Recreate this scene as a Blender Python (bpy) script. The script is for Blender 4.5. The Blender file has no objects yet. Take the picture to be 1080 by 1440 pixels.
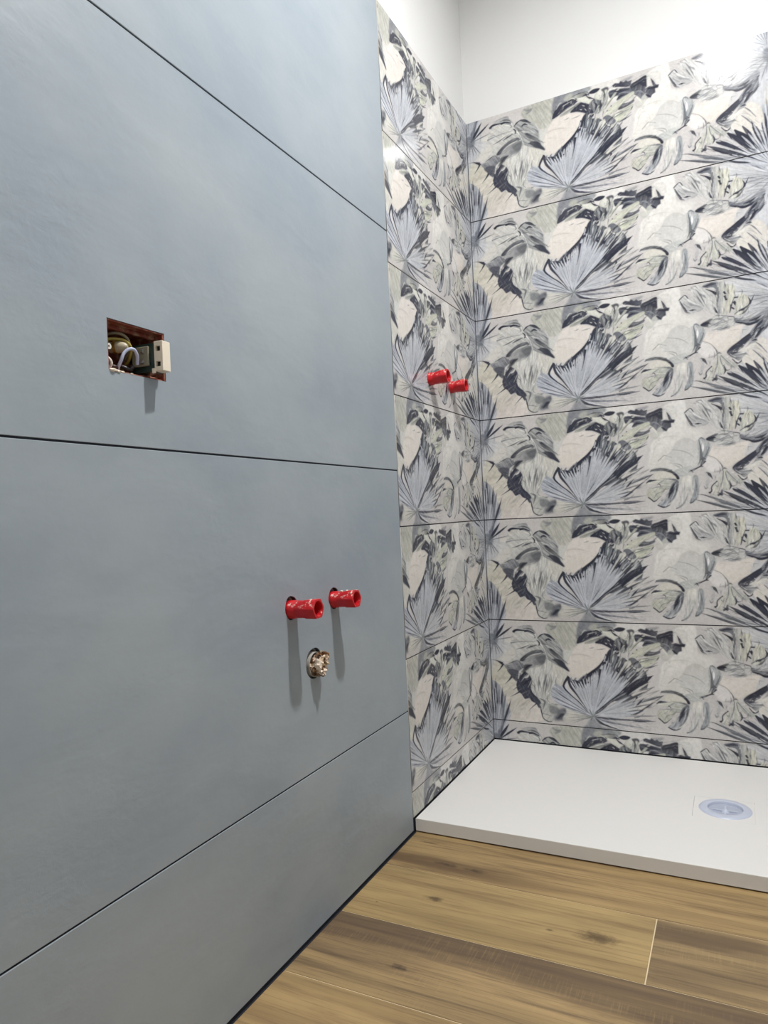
import bpy, bmesh, math, random
import numpy as np
from mathutils import Vector, Matrix, noise as mnoise

# ---------------------------------------------------------------- camera (metres; corner of the room at x=0, y=0)
CAMF = 983.25                                   # focal length in pixels of the 1080 x 1440 frame
CAM = np.array([0.7430, -2.2239, 0.7882])
YAW, PITCH, ROLL = -0.46405, 0.00543, -0.04524
FWD = np.array([math.sin(YAW)*math.cos(PITCH), math.cos(YAW)*math.cos(PITCH), math.sin(PITCH)])
_r0 = np.array([math.cos(YAW), -math.sin(YAW), 0.]); _u0 = np.cross(_r0, FWD)
RGT = _r0*math.cos(ROLL)+_u0*math.sin(ROLL); UPV = -_r0*math.sin(ROLL)+_u0*math.cos(ROLL)
SC = bpy.context.scene; COL = SC.collection
cam = bpy.data.cameras.new('camera'); cam.sensor_fit = 'VERTICAL'; cam.sensor_height = 36; cam.lens = CAMF/1440*36; cam.clip_start = .02
camo = bpy.data.objects.new('camera', cam); COL.objects.link(camo); SC.camera = camo
camo.matrix_world = Matrix(((RGT[0], UPV[0], -FWD[0], CAM[0]), (RGT[1], UPV[1], -FWD[1], CAM[1]), (RGT[2], UPV[2], -FWD[2], CAM[2]), (0, 0, 0, 1)))
# ---------------------------------------------------------------- light: a windowless bathroom with one downlight on the ceiling
SC.view_settings.view_transform = 'Standard'; SC.view_settings.look = 'None'; SC.view_settings.gamma = 1; SC.view_settings.use_curve_mapping = False
SC.view_settings.exposure = -0.04
world = bpy.data.worlds.new('world'); SC.world = world; world.use_nodes = True
world.node_tree.nodes['Background'].inputs[0].default_value = (.9, .95, 1, 1); world.node_tree.nodes['Background'].inputs[1].default_value = 0.0
BULB = (0.80, -1.17, 2.72); BULB_STRENGTH = 2380.0; BULB_COLOR = (1, .988, .98)

PRINT_GAIN = np.array([.995, .995, 1.0])
# ---------------------------------------------------------------- printed leaf design of the wall tiles
TP, TH = 0.87, 0.33                  # tile length and height; the print repeats with them
DS = 0.000625                        # painting cell
CW, CH = int(round(TP/DS)), int(round(TH/DS))
rng = np.random.RandomState(7)
art = np.empty((CH, CW, 3)); art[:] = (205, 199, 194)
_n1 = rng.rand(4096)
def noise1(t):
    t = np.asarray(t, float); i = np.floor(t).astype(int); f = t-i; f = f*f*(3-2*f)
    return _n1[i % 4096]*(1-f)+_n1[(i+1) % 4096]*f-.5
def noise2(x, y, s=0):
    r = _N2; xi = np.floor(x).astype(int); yi = np.floor(y).astype(int); fx = x-xi; fy = y-yi
    fx = fx*fx*(3-2*fx); fy = fy*fy*(3-2*fy); n = r.shape[0]
    g = lambda a, b: r[(yi+b+s) % n, (xi+a+s*3) % n]
    return (g(0,0)*(1-fx)+g(1,0)*fx)*(1-fy)+(g(0,1)*(1-fx)+g(1,1)*fx)*fy-.5
_N2 = rng.rand(256, 256)
ORG = dict(A=(670, 560), B=(770, 560), C=(870, 550), D=(960, 540))
def photo_to_tile(X, Y):
    """point of the photograph on the fourth tile row of the back wall -> design coordinates in metres"""
    fx, fy = (X-540)/CAMF, (720-Y)/CAMF
    d = [FWD[k]+RGT[k]*fx+UPV[k]*fy for k in range(3)]
    u = CAM[0]-CAM[1]*d[0]/d[1]
    yt = 590.6-.1050*(X-675); yb = 730.4-.0373*(X-670)
    return u, TH*(Y-yt)/(yb-yt)
def P(s):
    """'B 10,20 30,40' : a trace in the eightfold crops -> array of cells"""
    t = s.split(); o = ORG[t[0]]; q = np.array([[float(v) for v in w.split(',')] for w in t[1:]])
    u, v = photo_to_tile(o[0]+q[:,0]/8, o[1]+q[:,1]/8)
    return np.stack([u/DS, v/DS], 1)
def smooth(p, closed=True, n=6):
    if len(p) < 3: return p
    q = np.vstack([p[-1:], p, p[:2]]) if closed else np.vstack([2*p[:1]-p[1:2], p, 2*p[-1:]-p[-2:-1]])
    out = []; m = len(p) if closed else len(p)-1
    for i in range(m):
        a, b, c, d = q[i], q[i+1], q[i+2], q[i+3]
        for t in np.arange(n)/n:
            out.append(.5*(2*b+(c-a)*t+(2*a-5*b+4*c-d)*t*t+(3*b-a-3*c+d)*t**3))
    if not closed: out.append(p[-1])
    return np.array(out)
def box(m, r):
    if r < 1: return m
    for ax in (0, 1):
        c = np.cumsum(np.pad(m, [(r+1, r) if k == ax else (0, 0) for k in (0, 1)], mode='edge'), axis=ax)
        m = (c[2*r+1:]-c[:-2*r-1])/(2*r+1) if ax == 0 else (c[:, 2*r+1:]-c[:, :-2*r-1])/(2*r+1)
    return m
def fill(p, col, col2=None, g=None, soft=1, a=1., amp=0, cen=None, freq=40, edge=9, mott=10.):
    """one washed shape: colour col running to col2 from g[0] to g[1]; amp = streaks (from cen, or along g); edge = dark rim"""
    lo = p.min(0); hi = p.max(0); pad = 3*soft+2
    for du in (-CW, 0, CW):
        for dv in (-CH, 0, CH):
            x0 = int(max(0, lo[0]+du-pad)); x1 = int(min(CW, hi[0]+du+pad+1)); y0 = int(max(0, lo[1]+dv-pad)); y1 = int(min(CH, hi[1]+dv+pad+1))
            if x1 <= x0 or y1 <= y0: continue
            q = p+np.array([du, dv]); X0, X1, Y0, Y1 = x0-pad, x1+pad, y0-pad, y1+pad
            T = np.zeros((Y1-Y0, X1-X0+1))
            e0 = q; e1 = np.roll(q, -1, 0)
            for (ax, ay), (bx, by) in zip(e0, e1):
                if ay == by: continue
                if ay > by: ax, ay, bx, by = bx, by, ax, ay
                r = np.arange(max(Y0, int(np.ceil(ay-.5))), min(Y1, int(np.ceil(by-.5))))
                if not len(r): continue
                xc = np.clip(np.ceil(ax+(r+.5-ay)*(bx-ax)/(by-ay)-.5).astype(int)-X0, 0, X1-X0)
                T[r-Y0, xc] += 1
            m = (np.cumsum(T, 1) % 2)[:, :-1]
            ms = m
            for _ in range(2): ms = box(ms, soft)
            if edge: rim = np.clip(m-box(box(m, 5), 5), 0, 1)*2
            sl = (slice(pad, pad+y1-y0), slice(pad, pad+x1-x0)); mm = ms[sl]*a
            yy, xx = np.mgrid[y0:y1, x0:x1].astype(float); xx -= du; yy -= dv
            c = np.empty((y1-y0, x1-x0, 3)); c[:] = col
            if col2 is not None:
                d = g[1]-g[0]; t = np.clip(((xx-g[0][0])*d[0]+(yy-g[0][1])*d[1])/(d@d), 0, 1)
                t = np.clip(t+.25*noise2(xx/22, yy/22, 5), 0, 1)
                c += t[..., None]*(np.array(col2, float)-np.array(col, float))
            if amp:
                if cen is not None:
                    th = np.arctan2(yy-cen[1], xx-cen[0]); rr = np.hypot(yy-cen[1], xx-cen[0])
                    s = noise1(th*freq+500+.6*noise1(rr/30))+.6*noise1(th*freq*2.3+900)
                else:
                    d = g[1]-g[0]; d = d/np.hypot(*d); w = (-(xx)*d[1]+yy*d[0])+4*noise2(xx/30, yy/30, 9); al = xx*d[0]+yy*d[1]
                    s = noise2(w/5+700, al/45+300, 3)+.7*noise2(w/2.2+200, al/35, 11)
                c += (s*amp*1.7)[..., None]*np.array([1, .98, .93])
            if mott: c += (noise2(xx/14, yy/14, 2)*mott)[..., None]
            if edge: c -= (rim[sl]*edge)[..., None]
            art[y0:y1, x0:x1] = art[y0:y1, x0:x1]*(1-mm[..., None])+c*mm[..., None]
def F(s, col, col2=None, g=None, sharp=False, cen=None, **k):
    p = P(s)
    if not sharp: p = smooth(p)
    fill(p, col, col2, None if g is None else P(g), cen=None if cen is None else P(cen)[0], **k)
def band(p, w):
    d = np.gradient(p, axis=0); d /= np.maximum(np.hypot(d[:,0], d[:,1]), 1e-6)[:,None]; nrm = np.stack([-d[:,1], d[:,0]], 1)
    ww = np.interp(np.linspace(0, 1, len(p)), np.linspace(0, 1, len(w)), w)[:,None]*.5*.46
    return np.vstack([p+nrm*ww, (p-nrm*ww)[::-1]])
def K(s, col, w=(2, 8, 1), a=.9, soft=0, **k):
    """brush strokes, ';' between them; w = widths along the stroke, in crop units"""
    pre = s[0]
    for t in s[1:].split(';'):
        p = smooth(P(pre+' '+t), False, 8)
        fill(band(p, w), col, a=a, soft=soft, edge=0, mott=26, **k)
def H(s1, s2, n, col, w=(1, 3, 1), a=.6, jit=.03, t0=0., t1=1., seed=1):
    """n strokes from curve s1 to curve s2 (a hatch of veins)"""
    A_, B_ = smooth(P(s1), False, 12), smooth(P(s2), False, 12); r = np.random.RandomState(seed)
    for i in range(n):
        t = np.clip((i+.5)/n+r.uniform(-jit, jit), 0, 1)
        pa = A_[int(t*(len(A_)-1))]; pb = B_[int(t*(len(B_)-1))]
        e0 = t0+r.uniform(0, .12); e1 = t1-r.uniform(0, .25)
        p = pa+(pb-pa)*np.linspace(e0, e1, 9)[:,None]
        fill(band(p, np.array(w)*r.uniform(.6, 1.4)), col, a=a*r.uniform(.6, 1), soft=0)
def J(c, tips, col, w=10, a=.9, base=.0, soft=0, prof=(.15, .6, 1, .7, 0)):
    """blades from a hub c to each tip"""
    c = P(c)[0]
    for t in P(tips):
        p = c+(t-c)*np.linspace(base, 1, 10)[:,None]; fill(band(p, np.array(prof)*w), col, a=a, soft=soft)
NAVY, DARK, INK, SLATE, MID = (66, 70, 88), (52, 54, 66), (38, 39, 48), (118, 124, 136), (152, 156, 160)
GREY, PALE, BLUE, CREAM, SAGE = (176, 178, 176), (203, 201, 194), (180, 187, 200), (226, 216, 204), (204, 204, 184)
WHITE, BLUSH, OLIVE = (228, 225, 216), (221, 211, 204), (184, 184, 170)
for k in range(3):        # uneven ground wash
    yy, xx = np.mgrid[0:CH, 0:CW]; art += (noise2(xx*int(CW/(90+40*k))/CW*1.0, yy*int(CH/(70+30*k))/CH*1.0, k)*7)[..., None]
# --- grounds
F('A 55,700 190,735 300,830 360,960 440,1080 560,1110 620,1190 640,1310 450,1360 260,1345 230,1200 150,1000 60,950', (210,204,182), (218,208,196), 'A 200,850 420,1290', soft=2, amp=9, cen='A 700,820', freq=14)
F('A 120,470 330,430 420,520 330,660 210,700 130,640', (216,213,200), soft=3, a=.8)
F('A 690,215 960,150 1040,240 1030,380 960,480 880,470 840,420 760,370 680,300', OLIVE, (190,190,176), 'A 780,220 940,470', soft=3, amp=14, mott=14)
F('B 640,110 960,70 960,330 700,250', (224,221,213), soft=3, a=.8)
F('C 500,180 560,130 740,95 770,380 880,470 720,500 560,540 420,580 380,860 330,850 345,690 380,560 500,450 640,340 560,210', WHITE, soft=2, a=.9)
F('D -100,330 60,470 250,520 150,640 -60,700 -200,520', (224,221,211), soft=3, a=.7)
F('D 600,90 980,60 1300,100 1300,520 960,540 660,560 640,300', (203,202,200), (192,194,198), 'D 640,300 1000,480', soft=2, amp=16, cen='D 1260,420', freq=60)
# --- corner fan (hub just right of the room corner); its left half lies at the right end of the design
FC = 'A 92,470'
F('A 92,470 300,500 170,640 110,720 20,800 -80,760 -190,560 -330,420 -360,330 -300,180 -200,300 -60,420', (196,199,204), soft=3, a=.45, amp=26, cen=FC, freq=34)
F('A 92,470 160,330 230,160 190,40 130,-110 40,-190 -60,-170 -150,-70 -230,60 -260,170 -180,260 -40,420', (182,188,200), (160,168,182), 'A 60,470 60,-100', soft=1, a=.9, amp=40, cen=FC, freq=34)
F('A 92,470 90,640 60,900 0,1000 -60,960 -60,760 -20,600', (190,196,206), soft=3, a=.8, amp=14, g='A 40,500 40,900', col2=(196,200,206))
J(FC, 'A 140,-145 60,-230 -40,-190 -130,-130 -230,-60 -300,40 -345,160 235,-20', NAVY, w=30, a=.85, base=.25, prof=(0,.3,.7,1,.5,0))
J(FC, 'A 100,-150 15,-250 -85,-160 -180,-95 -270,-5 -330,95 180,-90', SLATE, w=34, a=.7, base=.1, prof=(0,.3,.6,1,.6,0))
J(FC, 'A 120,-60 30,-90 -60,-60 -140,0 -210,70 -260,150 -300,250 -320,330 -300,400', (205,210,218), w=16, a=.7, base=.1)
J(FC, 'A 75,-40 -20,-80 -110,-20 -190,30 -250,110 -310,215', DARK, w=11, a=.75, base=.2)
F('A 84,470 100,240 105,60 150,100 155,250 130,380', (112,119,136), soft=2, a=.85, amp=20, g='A 110,60 115,460')
J(FC, 'A 213,262', DARK, w=34, a=.95, prof=(.3,.8,1,.7,0)); J(FC, 'A 300,288', DARK, w=24, a=.95, prof=(.2,.5,1,.8,0)); J(FC, 'A 320,402', SLATE, w=12, a=.8)
J(FC, 'A 165,625 205,615 128,640', SLATE, w=11, a=.8); J(FC, 'A 60,640 20,700 -60,640 -130,570 -200,520 -260,470', (130,138,152), w=14, a=.75)
J(FC, 'A -30,700 -110,640 -170,540 -250,440 -310,370', (204,209,216), w=13, a=.7)
F('A 50,400 130,420 125,510 60,530 40,470', (112,122,136), soft=4, a=.75)
# --- thorny dark leaf on the left with the pale leaf's ribs
K('A 60,694 120,695 190,722', DARK, (1,6,34)); K('A 200,720 165,780 125,832', DARK, (26,10,1)); K('A 295,850 265,895 218,948', DARK, (28,14,1)); K('A 372,950 330,985 300,1012', DARK, (14,6,1)); K('A 385,1012 330,1050 272,1088', DARK, (18,9,1)); K('A 580,1112 530,1160 480,1218', DARK, (16,8,1))
K('A 230,800 160,900 80,960;330,930 250,1010 190,1060;420,1080 360,1150 320,1260;500,1100 420,1200 360,1230', (188,182,164), (8,14,3), a=.6, soft=1)
K('A 360,1190 420,1150 480,1090', (170,168,156), (2,26,4), a=.6, soft=2)
# --- large drooping leaf
F('A 310,350 400,270 500,250 575,340 600,420 690,580 660,680 540,720 430,770 330,720 225,735 290,660 340,600 300,520 280,478 330,440 296,410', (204,202,193), (186,187,182), 'A 320,420 620,660', soft=1, amp=14)
F('A 330,325 400,275 500,252 530,290 560,335 480,318 400,318', (160,161,163), (186,185,183), 'A 540,300 340,320', soft=1, amp=16)
K('A 312,350 350,322 420,322;430,325 490,318 550,338', INK, (26,16,6)); K('A 470,345 520,360 555,385', WHITE, (4,12,4)); K('A 475,330 530,345 560,380', SLATE, (6,12,6), a=.7)
K('A 278,478 330,462 440,440 560,425', SLATE, (16,12,5,3), a=.85); K('A 285,455 330,440 370,438', SLATE, (5,9,2), a=.7); K('A 455,515 500,490 570,460', SLATE, (3,16,6)); K('A 340,560 420,500 500,455 580,440', (222,220,206), (4,16,18,4), a=.7)
F('A 385,655 440,590 520,535 610,512 650,545 560,560 480,600 420,660', (104,108,116), soft=1, amp=22, g='A 390,650 620,520')
F('A 420,665 500,600 590,565 662,560 672,615 620,675 510,705 440,745 400,720', (172,173,172), (128,131,135), 'A 440,660 650,630', soft=1, amp=16)
K('A 440,640 520,580 620,545', (214,212,202), (3,10,3), a=.8); K('A 600,690 650,650 672,590', SLATE, (4,26,6), a=.8, soft=1); K('A 440,760 470,715 510,700', INK, (6,26,4))
F('A 205,735 270,722 345,660 395,680 430,720 400,800 350,900 300,858 255,800', (150,153,158), (112,116,128), 'A 250,730 340,860', soft=1, amp=20)
K('A 250,720 300,690 345,665', DARK, (3,12,3), a=.7); F('A 240,790 300,770 362,785 340,830 320,880 290,850', (92,95,112), soft=2, a=.9)
F('A 350,910 370,850 420,800 460,780 510,840 520,900 505,960 545,1035 600,1062 625,1120 600,1170 565,1125 520,1105 485,1072 440,1088 405,1040 362,1008 345,950', (84,88,106), (66,70,92), 'A 400,820 560,1100', soft=1, amp=18, mott=18)
K('A 390,870 420,810 450,770', INK, (4,24,6)); K('A 420,940 460,890 510,850', INK, (3,22,5)); K('A 395,900 430,850 470,800;470,960 500,900 520,850', (196,195,190), (2,9,3)); K('A 365,870 385,790 430,740', PALE, (10,26,8)); K('A 440,850 470,830 500,780', (212,208,198), (10,22,8))
F('A 675,575 760,640 905,720 935,770 885,850 850,930 800,975 750,1010 715,1090 800,1100 815,1170 740,1215 655,1210 610,1090 545,1030 505,950 520,840 440,765 560,715 650,680', (206,205,196), (188,189,180), 'A 700,650 640,1180', soft=1, amp=26)
F('A 760,650 905,720 935,770 885,850 830,880 760,780', (212,208,192), soft=2, a=.8)
K('A 680,780 655,880 640,1020;600,815 590,900 600,1010;720,800 700,900 660,1000;560,850 550,950 570,1030', (142,144,144), (3,20,4), a=.75, soft=1); K('A 650,830 625,900 605,985;720,960 695,1010 680,1080', WHITE, (3,15,4)); K('A 690,770 670,830 650,880', SLATE, (3,14,3), a=.8)
K('A 700,1000 690,1060 720,1095;760,1030 800,1050 830,1060;740,1100 790,1108 830,1080', SLATE, (3,8,2)); K('A 720,960 745,1000 780,1080', (220,216,206), (4,18,4)); K('A 780,860 800,930 840,965', SLATE, (4,12,2))
F('A 575,385 660,318 770,370 845,450 885,550 935,680 940,725 870,690 775,650 690,600 655,510 620,450', (168,171,168), (150,154,154), 'A 620,420 900,640', soft=1, amp=26)
K('A 578,388 610,350 660,322;660,322 710,335 775,380', DARK, (5,16,5)); K('A 720,490 790,535 875,605', DARK, (22,12,3)); K('A 740,600 830,640 935,712', INK, (4,30,14)); K('A 770,590 840,610 900,660', DARK, (3,24,4)); K('A 740,500 820,560 895,630;640,430 720,470 800,480;700,520 760,560 850,600', (206,205,198), (3,8,3), a=.8); K('A 700,350 740,360 770,400;780,440 840,480 870,540', SLATE, (4,16,4), a=.8)
K('A 545,320 580,400 640,480 690,600', WHITE, (3,8,12,5)); K('A 640,480 660,540 675,570', SLATE, (3,9,4))
for t in ('676,394', '600,456', '570,405', '545,380'): K('A '+t+' '+','.join(str(float(v)+8) for v in t.split(',')), INK, (8,14,8))
K('A 690,210 740,235 800,215;720,270 760,250 790,230', SLATE, (6,24,4), a=.6, soft=2)
F('A 610,1120 700,1105 800,1130 825,1180 780,1235 745,1305 690,1312 640,1290 620,1200', (176,178,172), (196,195,184), 'A 760,1140 660,1290', soft=1, amp=14, edge=14)
K('A 610,1140 625,1210 645,1275 700,1308 745,1300', DARK, (6,14,9,9,4)); K('A 630,1225 680,1230 740,1245', SLATE, (4,8,3)); F('A 720,1130 800,1140 815,1180 760,1215 715,1190', (128,133,136), soft=3, a=.8)
F('A 770,1285 800,1200 840,1145 910,1140 930,1200 890,1260', (92,98,112), soft=6, a=.85, mott=30); K('A 800,1270 850,1215 880,1200', INK, (4,30,6), a=.7, soft=2)
# --- blue grey shade under the upper fan, undergrowth
F('B 215,330 225,200 260,120 380,110 520,90 640,100 640,150 500,185 360,240 260,330', (124,130,142), (150,156,160), 'B 240,260 560,120', soft=4, a=.9, mott=24)
F('B 350,200 380,140 440,135 450,190 400,220', OLIVE, soft=3, a=.9)
F('B 80,490 150,470 230,400 330,355 450,365 580,400 545,490 505,555 425,645 335,745 275,775 160,765 120,700 90,600', CREAM, (222,212,198), 'B 300,400 300,740', soft=1, mott=5)
K('B 150,532 200,512 280,502 390,522', (203,190,178), (4,18,14,4), a=.7, soft=1); K('B 140,600 200,595 270,605', (208,196,184), (4,14,3), a=.6, soft=1); K('B 440,425 500,415 540,400;350,425 380,418 410,405', (150,148,144), (3,12,3), a=.8)
F('B 60,500 130,480 190,440 120,600 130,720 90,640', (206,207,198), soft=2, a=.9)
F('B 215,385 240,310 300,250 400,215 485,205 505,240 430,290 340,330 270,370', (78,80,96), soft=1, amp=26, g='B 240,360 480,220')
F('B 300,375 370,305 480,268 570,258 520,300 430,350 350,372', (186,187,175), (150,152,150), 'B 320,360 540,270', soft=1, amp=30)
K('B 260,290 300,230 330,225;250,330 330,270 440,225;330,345 400,310 470,280', (206,207,196), (3,11,3)); K('B 300,320 380,285 470,262', DARK, (3,14,3))
F('B 420,352 500,292 565,262 650,300 710,345 700,405 620,405 575,385 500,358', DARK, (70,70,88), 'B 460,340 680,380', soft=1, mott=14)
for t in ('560,300 585,312', '532,338 556,348', '585,340 606,366', '665,315 692,338', '640,345 655,360'): K('B '+t, WHITE, (6,16,6))
F('B 495,215 560,195 620,225 665,265 655,305 600,285 530,252', (220,220,203), soft=1, edge=18); F('B 470,190 540,160 610,175 590,200 520,208', (188,190,172), (120,122,124), 'B 480,180 600,200', soft=1)
K('B 400,215 450,200 520,250', SAGE, (3,12,3)); K('B 560,160 610,160 640,205', SLATE, (3,18,3)); K('B 440,180 520,160 590,150', DARK, (2,9,2), a=.7)
F('B 640,310 690,250 750,240 800,310 780,400 720,430 690,400', (116,120,126), (140,145,145), 'B 700,260 740,420', soft=1, amp=34)
F('B 690,240 735,170 785,165 785,270 745,275', (208,208,192), (228,226,214), 'B 700,240 780,180', soft=1, edge=24)
F('B 630,180 680,145 755,146 740,172 690,192', DARK, soft=1); F('B 775,165 840,148 858,180 820,215 800,200', (104,106,112), soft=2)
F('B 790,200 845,180 850,300 800,380 780,400 775,300', (182,184,172), (160,162,158), 'B 820,200 790,380', soft=1, amp=30)
K('B 860,225 862,270 850,310;770,310 775,350 765,380', WHITE, (3,14,3)); K('B 680,380 720,330 760,280;740,420 790,340 830,250;790,470 800,420 830,350', SLATE, (3,9,3)); K('B 700,400 735,350 770,330;760,470 790,400 815,360;720,430 745,400 750,370', SAGE, (3,10,3))
# --- dark serrated leaves (crop C, upper left)
F('C 60,290 130,275 300,285 345,300 330,345 240,372 150,405 165,350 80,362', (84,88,104), (110,116,130), 'C 80,320 300,320', soft=1, amp=26)
F('C 103,222 130,205 180,215 192,190 232,212 258,192 275,215 322,205 312,250 290,275 240,268 180,255 108,248', (74,76,92), (100,104,118), 'C 120,230 300,250', sharp=True, soft=1, mott=20)
F('C 200,190 330,160 300,195 240,205', (150,152,158), soft=3, a=.7)
F('C 300,262 380,225 485,188 497,300 475,330 490,390 540,440 500,445 440,450 390,400 340,365 320,310', (72,73,82), (128,134,146), 'C 440,240 400,420', soft=1, amp=16)
F('C 400,225 486,190 494,290 460,300 420,270', (58,57,62), soft=2, a=.9)
F('C 490,200 515,190 535,220 548,318 502,335', (214,211,202), soft=1); F('C 535,225 575,270 600,312 632,316 622,350 588,352 592,398 555,415 540,445 500,420 470,335 520,318 565,322 555,290', (88,90,104), (112,116,130), 'C 580,330 500,420', sharp=True, soft=1, amp=24)
F('C 500,180 520,160 640,170 650,280 600,300 570,250 540,215', (216,214,204), soft=2, a=.85)
F('C 420,440 470,380 500,440 460,500 400,540 350,480', (200,200,188), soft=2, a=.8); K('C 345,385 400,430 440,490', (214,214,196), (6,20,8)); K('C 300,230 400,190 520,150', (170,170,172), (3,8,2))
F('C 0,545 60,470 160,410 330,335 342,380 230,450 170,508 60,545', (209,210,186), (196,197,176), 'C 60,520 320,360', soft=1, amp=14); K('C 0,490 60,410 150,300 190,270', (188,190,172), (10,30,20,4)); K('C 20,470 80,390 130,350', DARK, (3,7,3), a=.6)
for t in ('84,448 92,454', '40,492 46,498'): K('C '+t, INK, (12,18,12))
F('C 165,508 215,452 280,450 348,428 335,462 240,500', (92,94,104), (124,128,136), 'C 200,480 330,450', soft=1, amp=22)
F('C 85,590 130,545 200,522 335,478 330,525 260,590 180,645 110,620', (204,206,178), (186,188,170), 'C 120,580 310,510', soft=1, amp=20)
K('C 60,620 160,570 300,520;150,650 230,625 320,560;100,560 180,540 260,530', SLATE, (3,11,3)); K('C 180,655 250,625 320,590;310,540 325,515 335,500', DARK, (3,10,3)); F('C 0,560 60,548 140,620 100,665 40,640 0,605', (108,113,128), soft=1, a=.9)
K('C 0,640 60,610 130,560', NAVY, (6,18,4)); K('C 170,330 250,330 330,350', (150,155,165), (3,16,3), a=.7)
# --- big blue fan, hub at the lower middle
HB = 'B 400,1185'
F('B 400,1185 330,1230 140,1280 60,1260 100,1180 120,1130', (208,206,192), soft=2, a=.9, amp=12, cen=HB, freq=20)
F('B 390,1180 220,1165 60,1120 0,1090 -60,1030 -70,960 -20,870 30,890 80,880 200,1010 330,1130', (184,190,203), (170,178,194), 'B 340,1140 -30,960', soft=1, amp=30, cen=HB, freq=40)
J(HB, 'B -25,955 -75,1010 -40,905 20,1095 110,1128', DARK, w=12, a=.85, base=.15, prof=(.2,.5,.4,.8,0)); J(HB, 'B -10,925 -60,985 -30,1050 60,1115', (212,216,222), w=9, a=.8)
J(HB, 'B 140,1275 170,1290 110,1235 150,1195 200,1160', (128,132,138), w=8, a=.8)
# dark ground behind the blades
F('B 120,780 160,800 250,800 300,760 400,670 510,540 575,415 640,395 640,470 720,470 800,520 860,590 960,590 1000,640 1010,760 930,930 880,1010 640,980 400,1150', (70,73,86), (98,104,112), 'B 400,720 900,760', soft=1, amp=20, cen=HB, freq=26)
F('B 640,600 700,470 740,450 700,560 670,620', (214,210,196), sharp=True); F('B 690,640 760,520 815,500 830,540 760,620 710,660', (212,209,194), sharp=True); F('B 830,650 900,580 960,560 960,640 860,700', (196,194,186), sharp=True)
F('B 610,520 625,420 660,405 640,500', (196,198,198), sharp=True)
# main blades
main = [(135,845),(175,815),(215,830),(255,810),(290,815),(335,775),(372,740),(405,722),(432,690),(455,668),(500,560),(545,560),(590,570),(640,560),(690,610),(740,640),(790,660),(815,720)]
pts = 'B 400,1175 340,1130 '+' '.join('%d,%d' % q for q in main)+' 810,770 640,940 450,1130'
F('B 340,1130 150,860 200,850 260,840 330,825 380,790 440,760 480,640 520,580 600,600 690,660 780,720 800,780 640,940 440,1140', (184,190,202), (174,181,194), 'B 400,1100 520,640', soft=1, amp=30, cen=HB, freq=44)
for q in main: J(HB, 'B %d,%d' % q, (186,192,204), w=30, a=.95, base=.45, prof=(.5,.8,1,.8,0))
F('B 470,650 520,570 640,610 700,680 640,800 520,860 470,800', (190,196,207), soft=6, a=.6)
H('B 330,1120 380,1100 420,1100 450,1120', 'B 150,850 330,800 500,600 800,740', 46, (140,147,160), w=(1,5,1), a=.65, t0=.05, t1=1)
H('B 340,1120 400,1090 450,1120', 'B 150,850 330,800 500,600 800,740', 34, (214,218,224), w=(1,6,1), a=.65, t0=.1, t1=1, seed=5)
H('B 420,1110 450,1120', 'B 560,900 620,880', 6, DARK, w=(1,7,1), a=.8, t0=.1, seed=3)
def teeth(edge, hub, n, out, inn, w, col, seed, a=.95):
    r = np.random.RandomState(seed); e = smooth(P(edge), False, 14); h = P(hub)[0]
    for i in range(n):
        q = e[int(np.clip((i+.5+r.uniform(-.25, .25))/n, 0, 1)*(len(e)-1))]; d = (q-h)/np.hypot(*(q-h)); o_ = r.uniform(.7, 1.3)*out*.46; i_ = r.uniform(.6, 1.4)*inn*.46
        fill(band(q+d*np.linspace(o_, -i_, 8)[:,None], np.array((.35, .9, 1., .6, 0))*w), col, a=a, soft=0, edge=0, mott=12)
teeth('B 500,570 600,565 700,620 800,690 840,740', HB, 9, 90, 70, 22, (62,66,78), 3); teeth('B 510,560 610,560 710,620 810,690', HB, 11, 75, 60, 20, (188,194,204), 4); teeth('B 510,600 640,620 740,680 810,750', HB, 9, 20, 90, 12, (92,98,110), 5, .7)
teeth('B 150,840 260,815 360,770 450,690', HB, 11, 30, 70, 15, (58,61,74), 6); teeth('B 150,860 260,835 370,790 450,710', HB, 12, 60, 60, 12, (200,204,212), 7)
teeth('B 800,780 740,850 640,940', HB, 5, 40, 60, 14, (120,126,138), 8, .7)
K('B 232,825 280,770 380,690 470,610 520,530', INK, (30,16,22,24,8), a=.95); K('B 480,640 465,760 440,880', DARK, (30,10,3), a=.9); K('B 545,540 560,500 585,420;590,560 600,500 612,440;540,560 520,570 505,600', DARK, (30,24,4))
K('B 655,610 690,520 715,400;620,560 650,470 690,400;590,560 605,480 615,380', (132,142,146), (8,20,2)); K('B 675,650 670,620 700,580;740,680 800,620 850,560;700,690 720,650 740,640', DARK, (22,20,3))
K('B 140,830 150,800 160,770;180,830 200,790 215,770;240,820 260,780 310,720;300,780 320,730 330,700', SLATE, (12,18,2)); K('B 345,800 350,750;385,770 388,720;418,740 425,690', (222,222,222), (14,3))
# folded dark ribs
K('B 128,770 85,840 75,900 150,975 250,1050 350,1155', INK, (30,24,20,12,10,4), a=.95); K('B 120,790 150,880 230,980 340,1130', DARK, (26,28,14,4)); K('B 105,830 105,900 200,985 300,1075', (200,205,212), (3,10,8,2))
K('B 420,1145 560,1020 700,905 800,810 900,750 1010,690', (72,75,86), (8,24,40,64,56,10)); K('B 430,1130 560,1020 680,910 790,830', INK, (3,14,14,3)); K('B 520,1060 640,960 760,880 860,840', (150,155,162), (2,10,14,4), a=.8); K('B 800,840 900,780 960,720', INK, (6,34,6))
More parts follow.
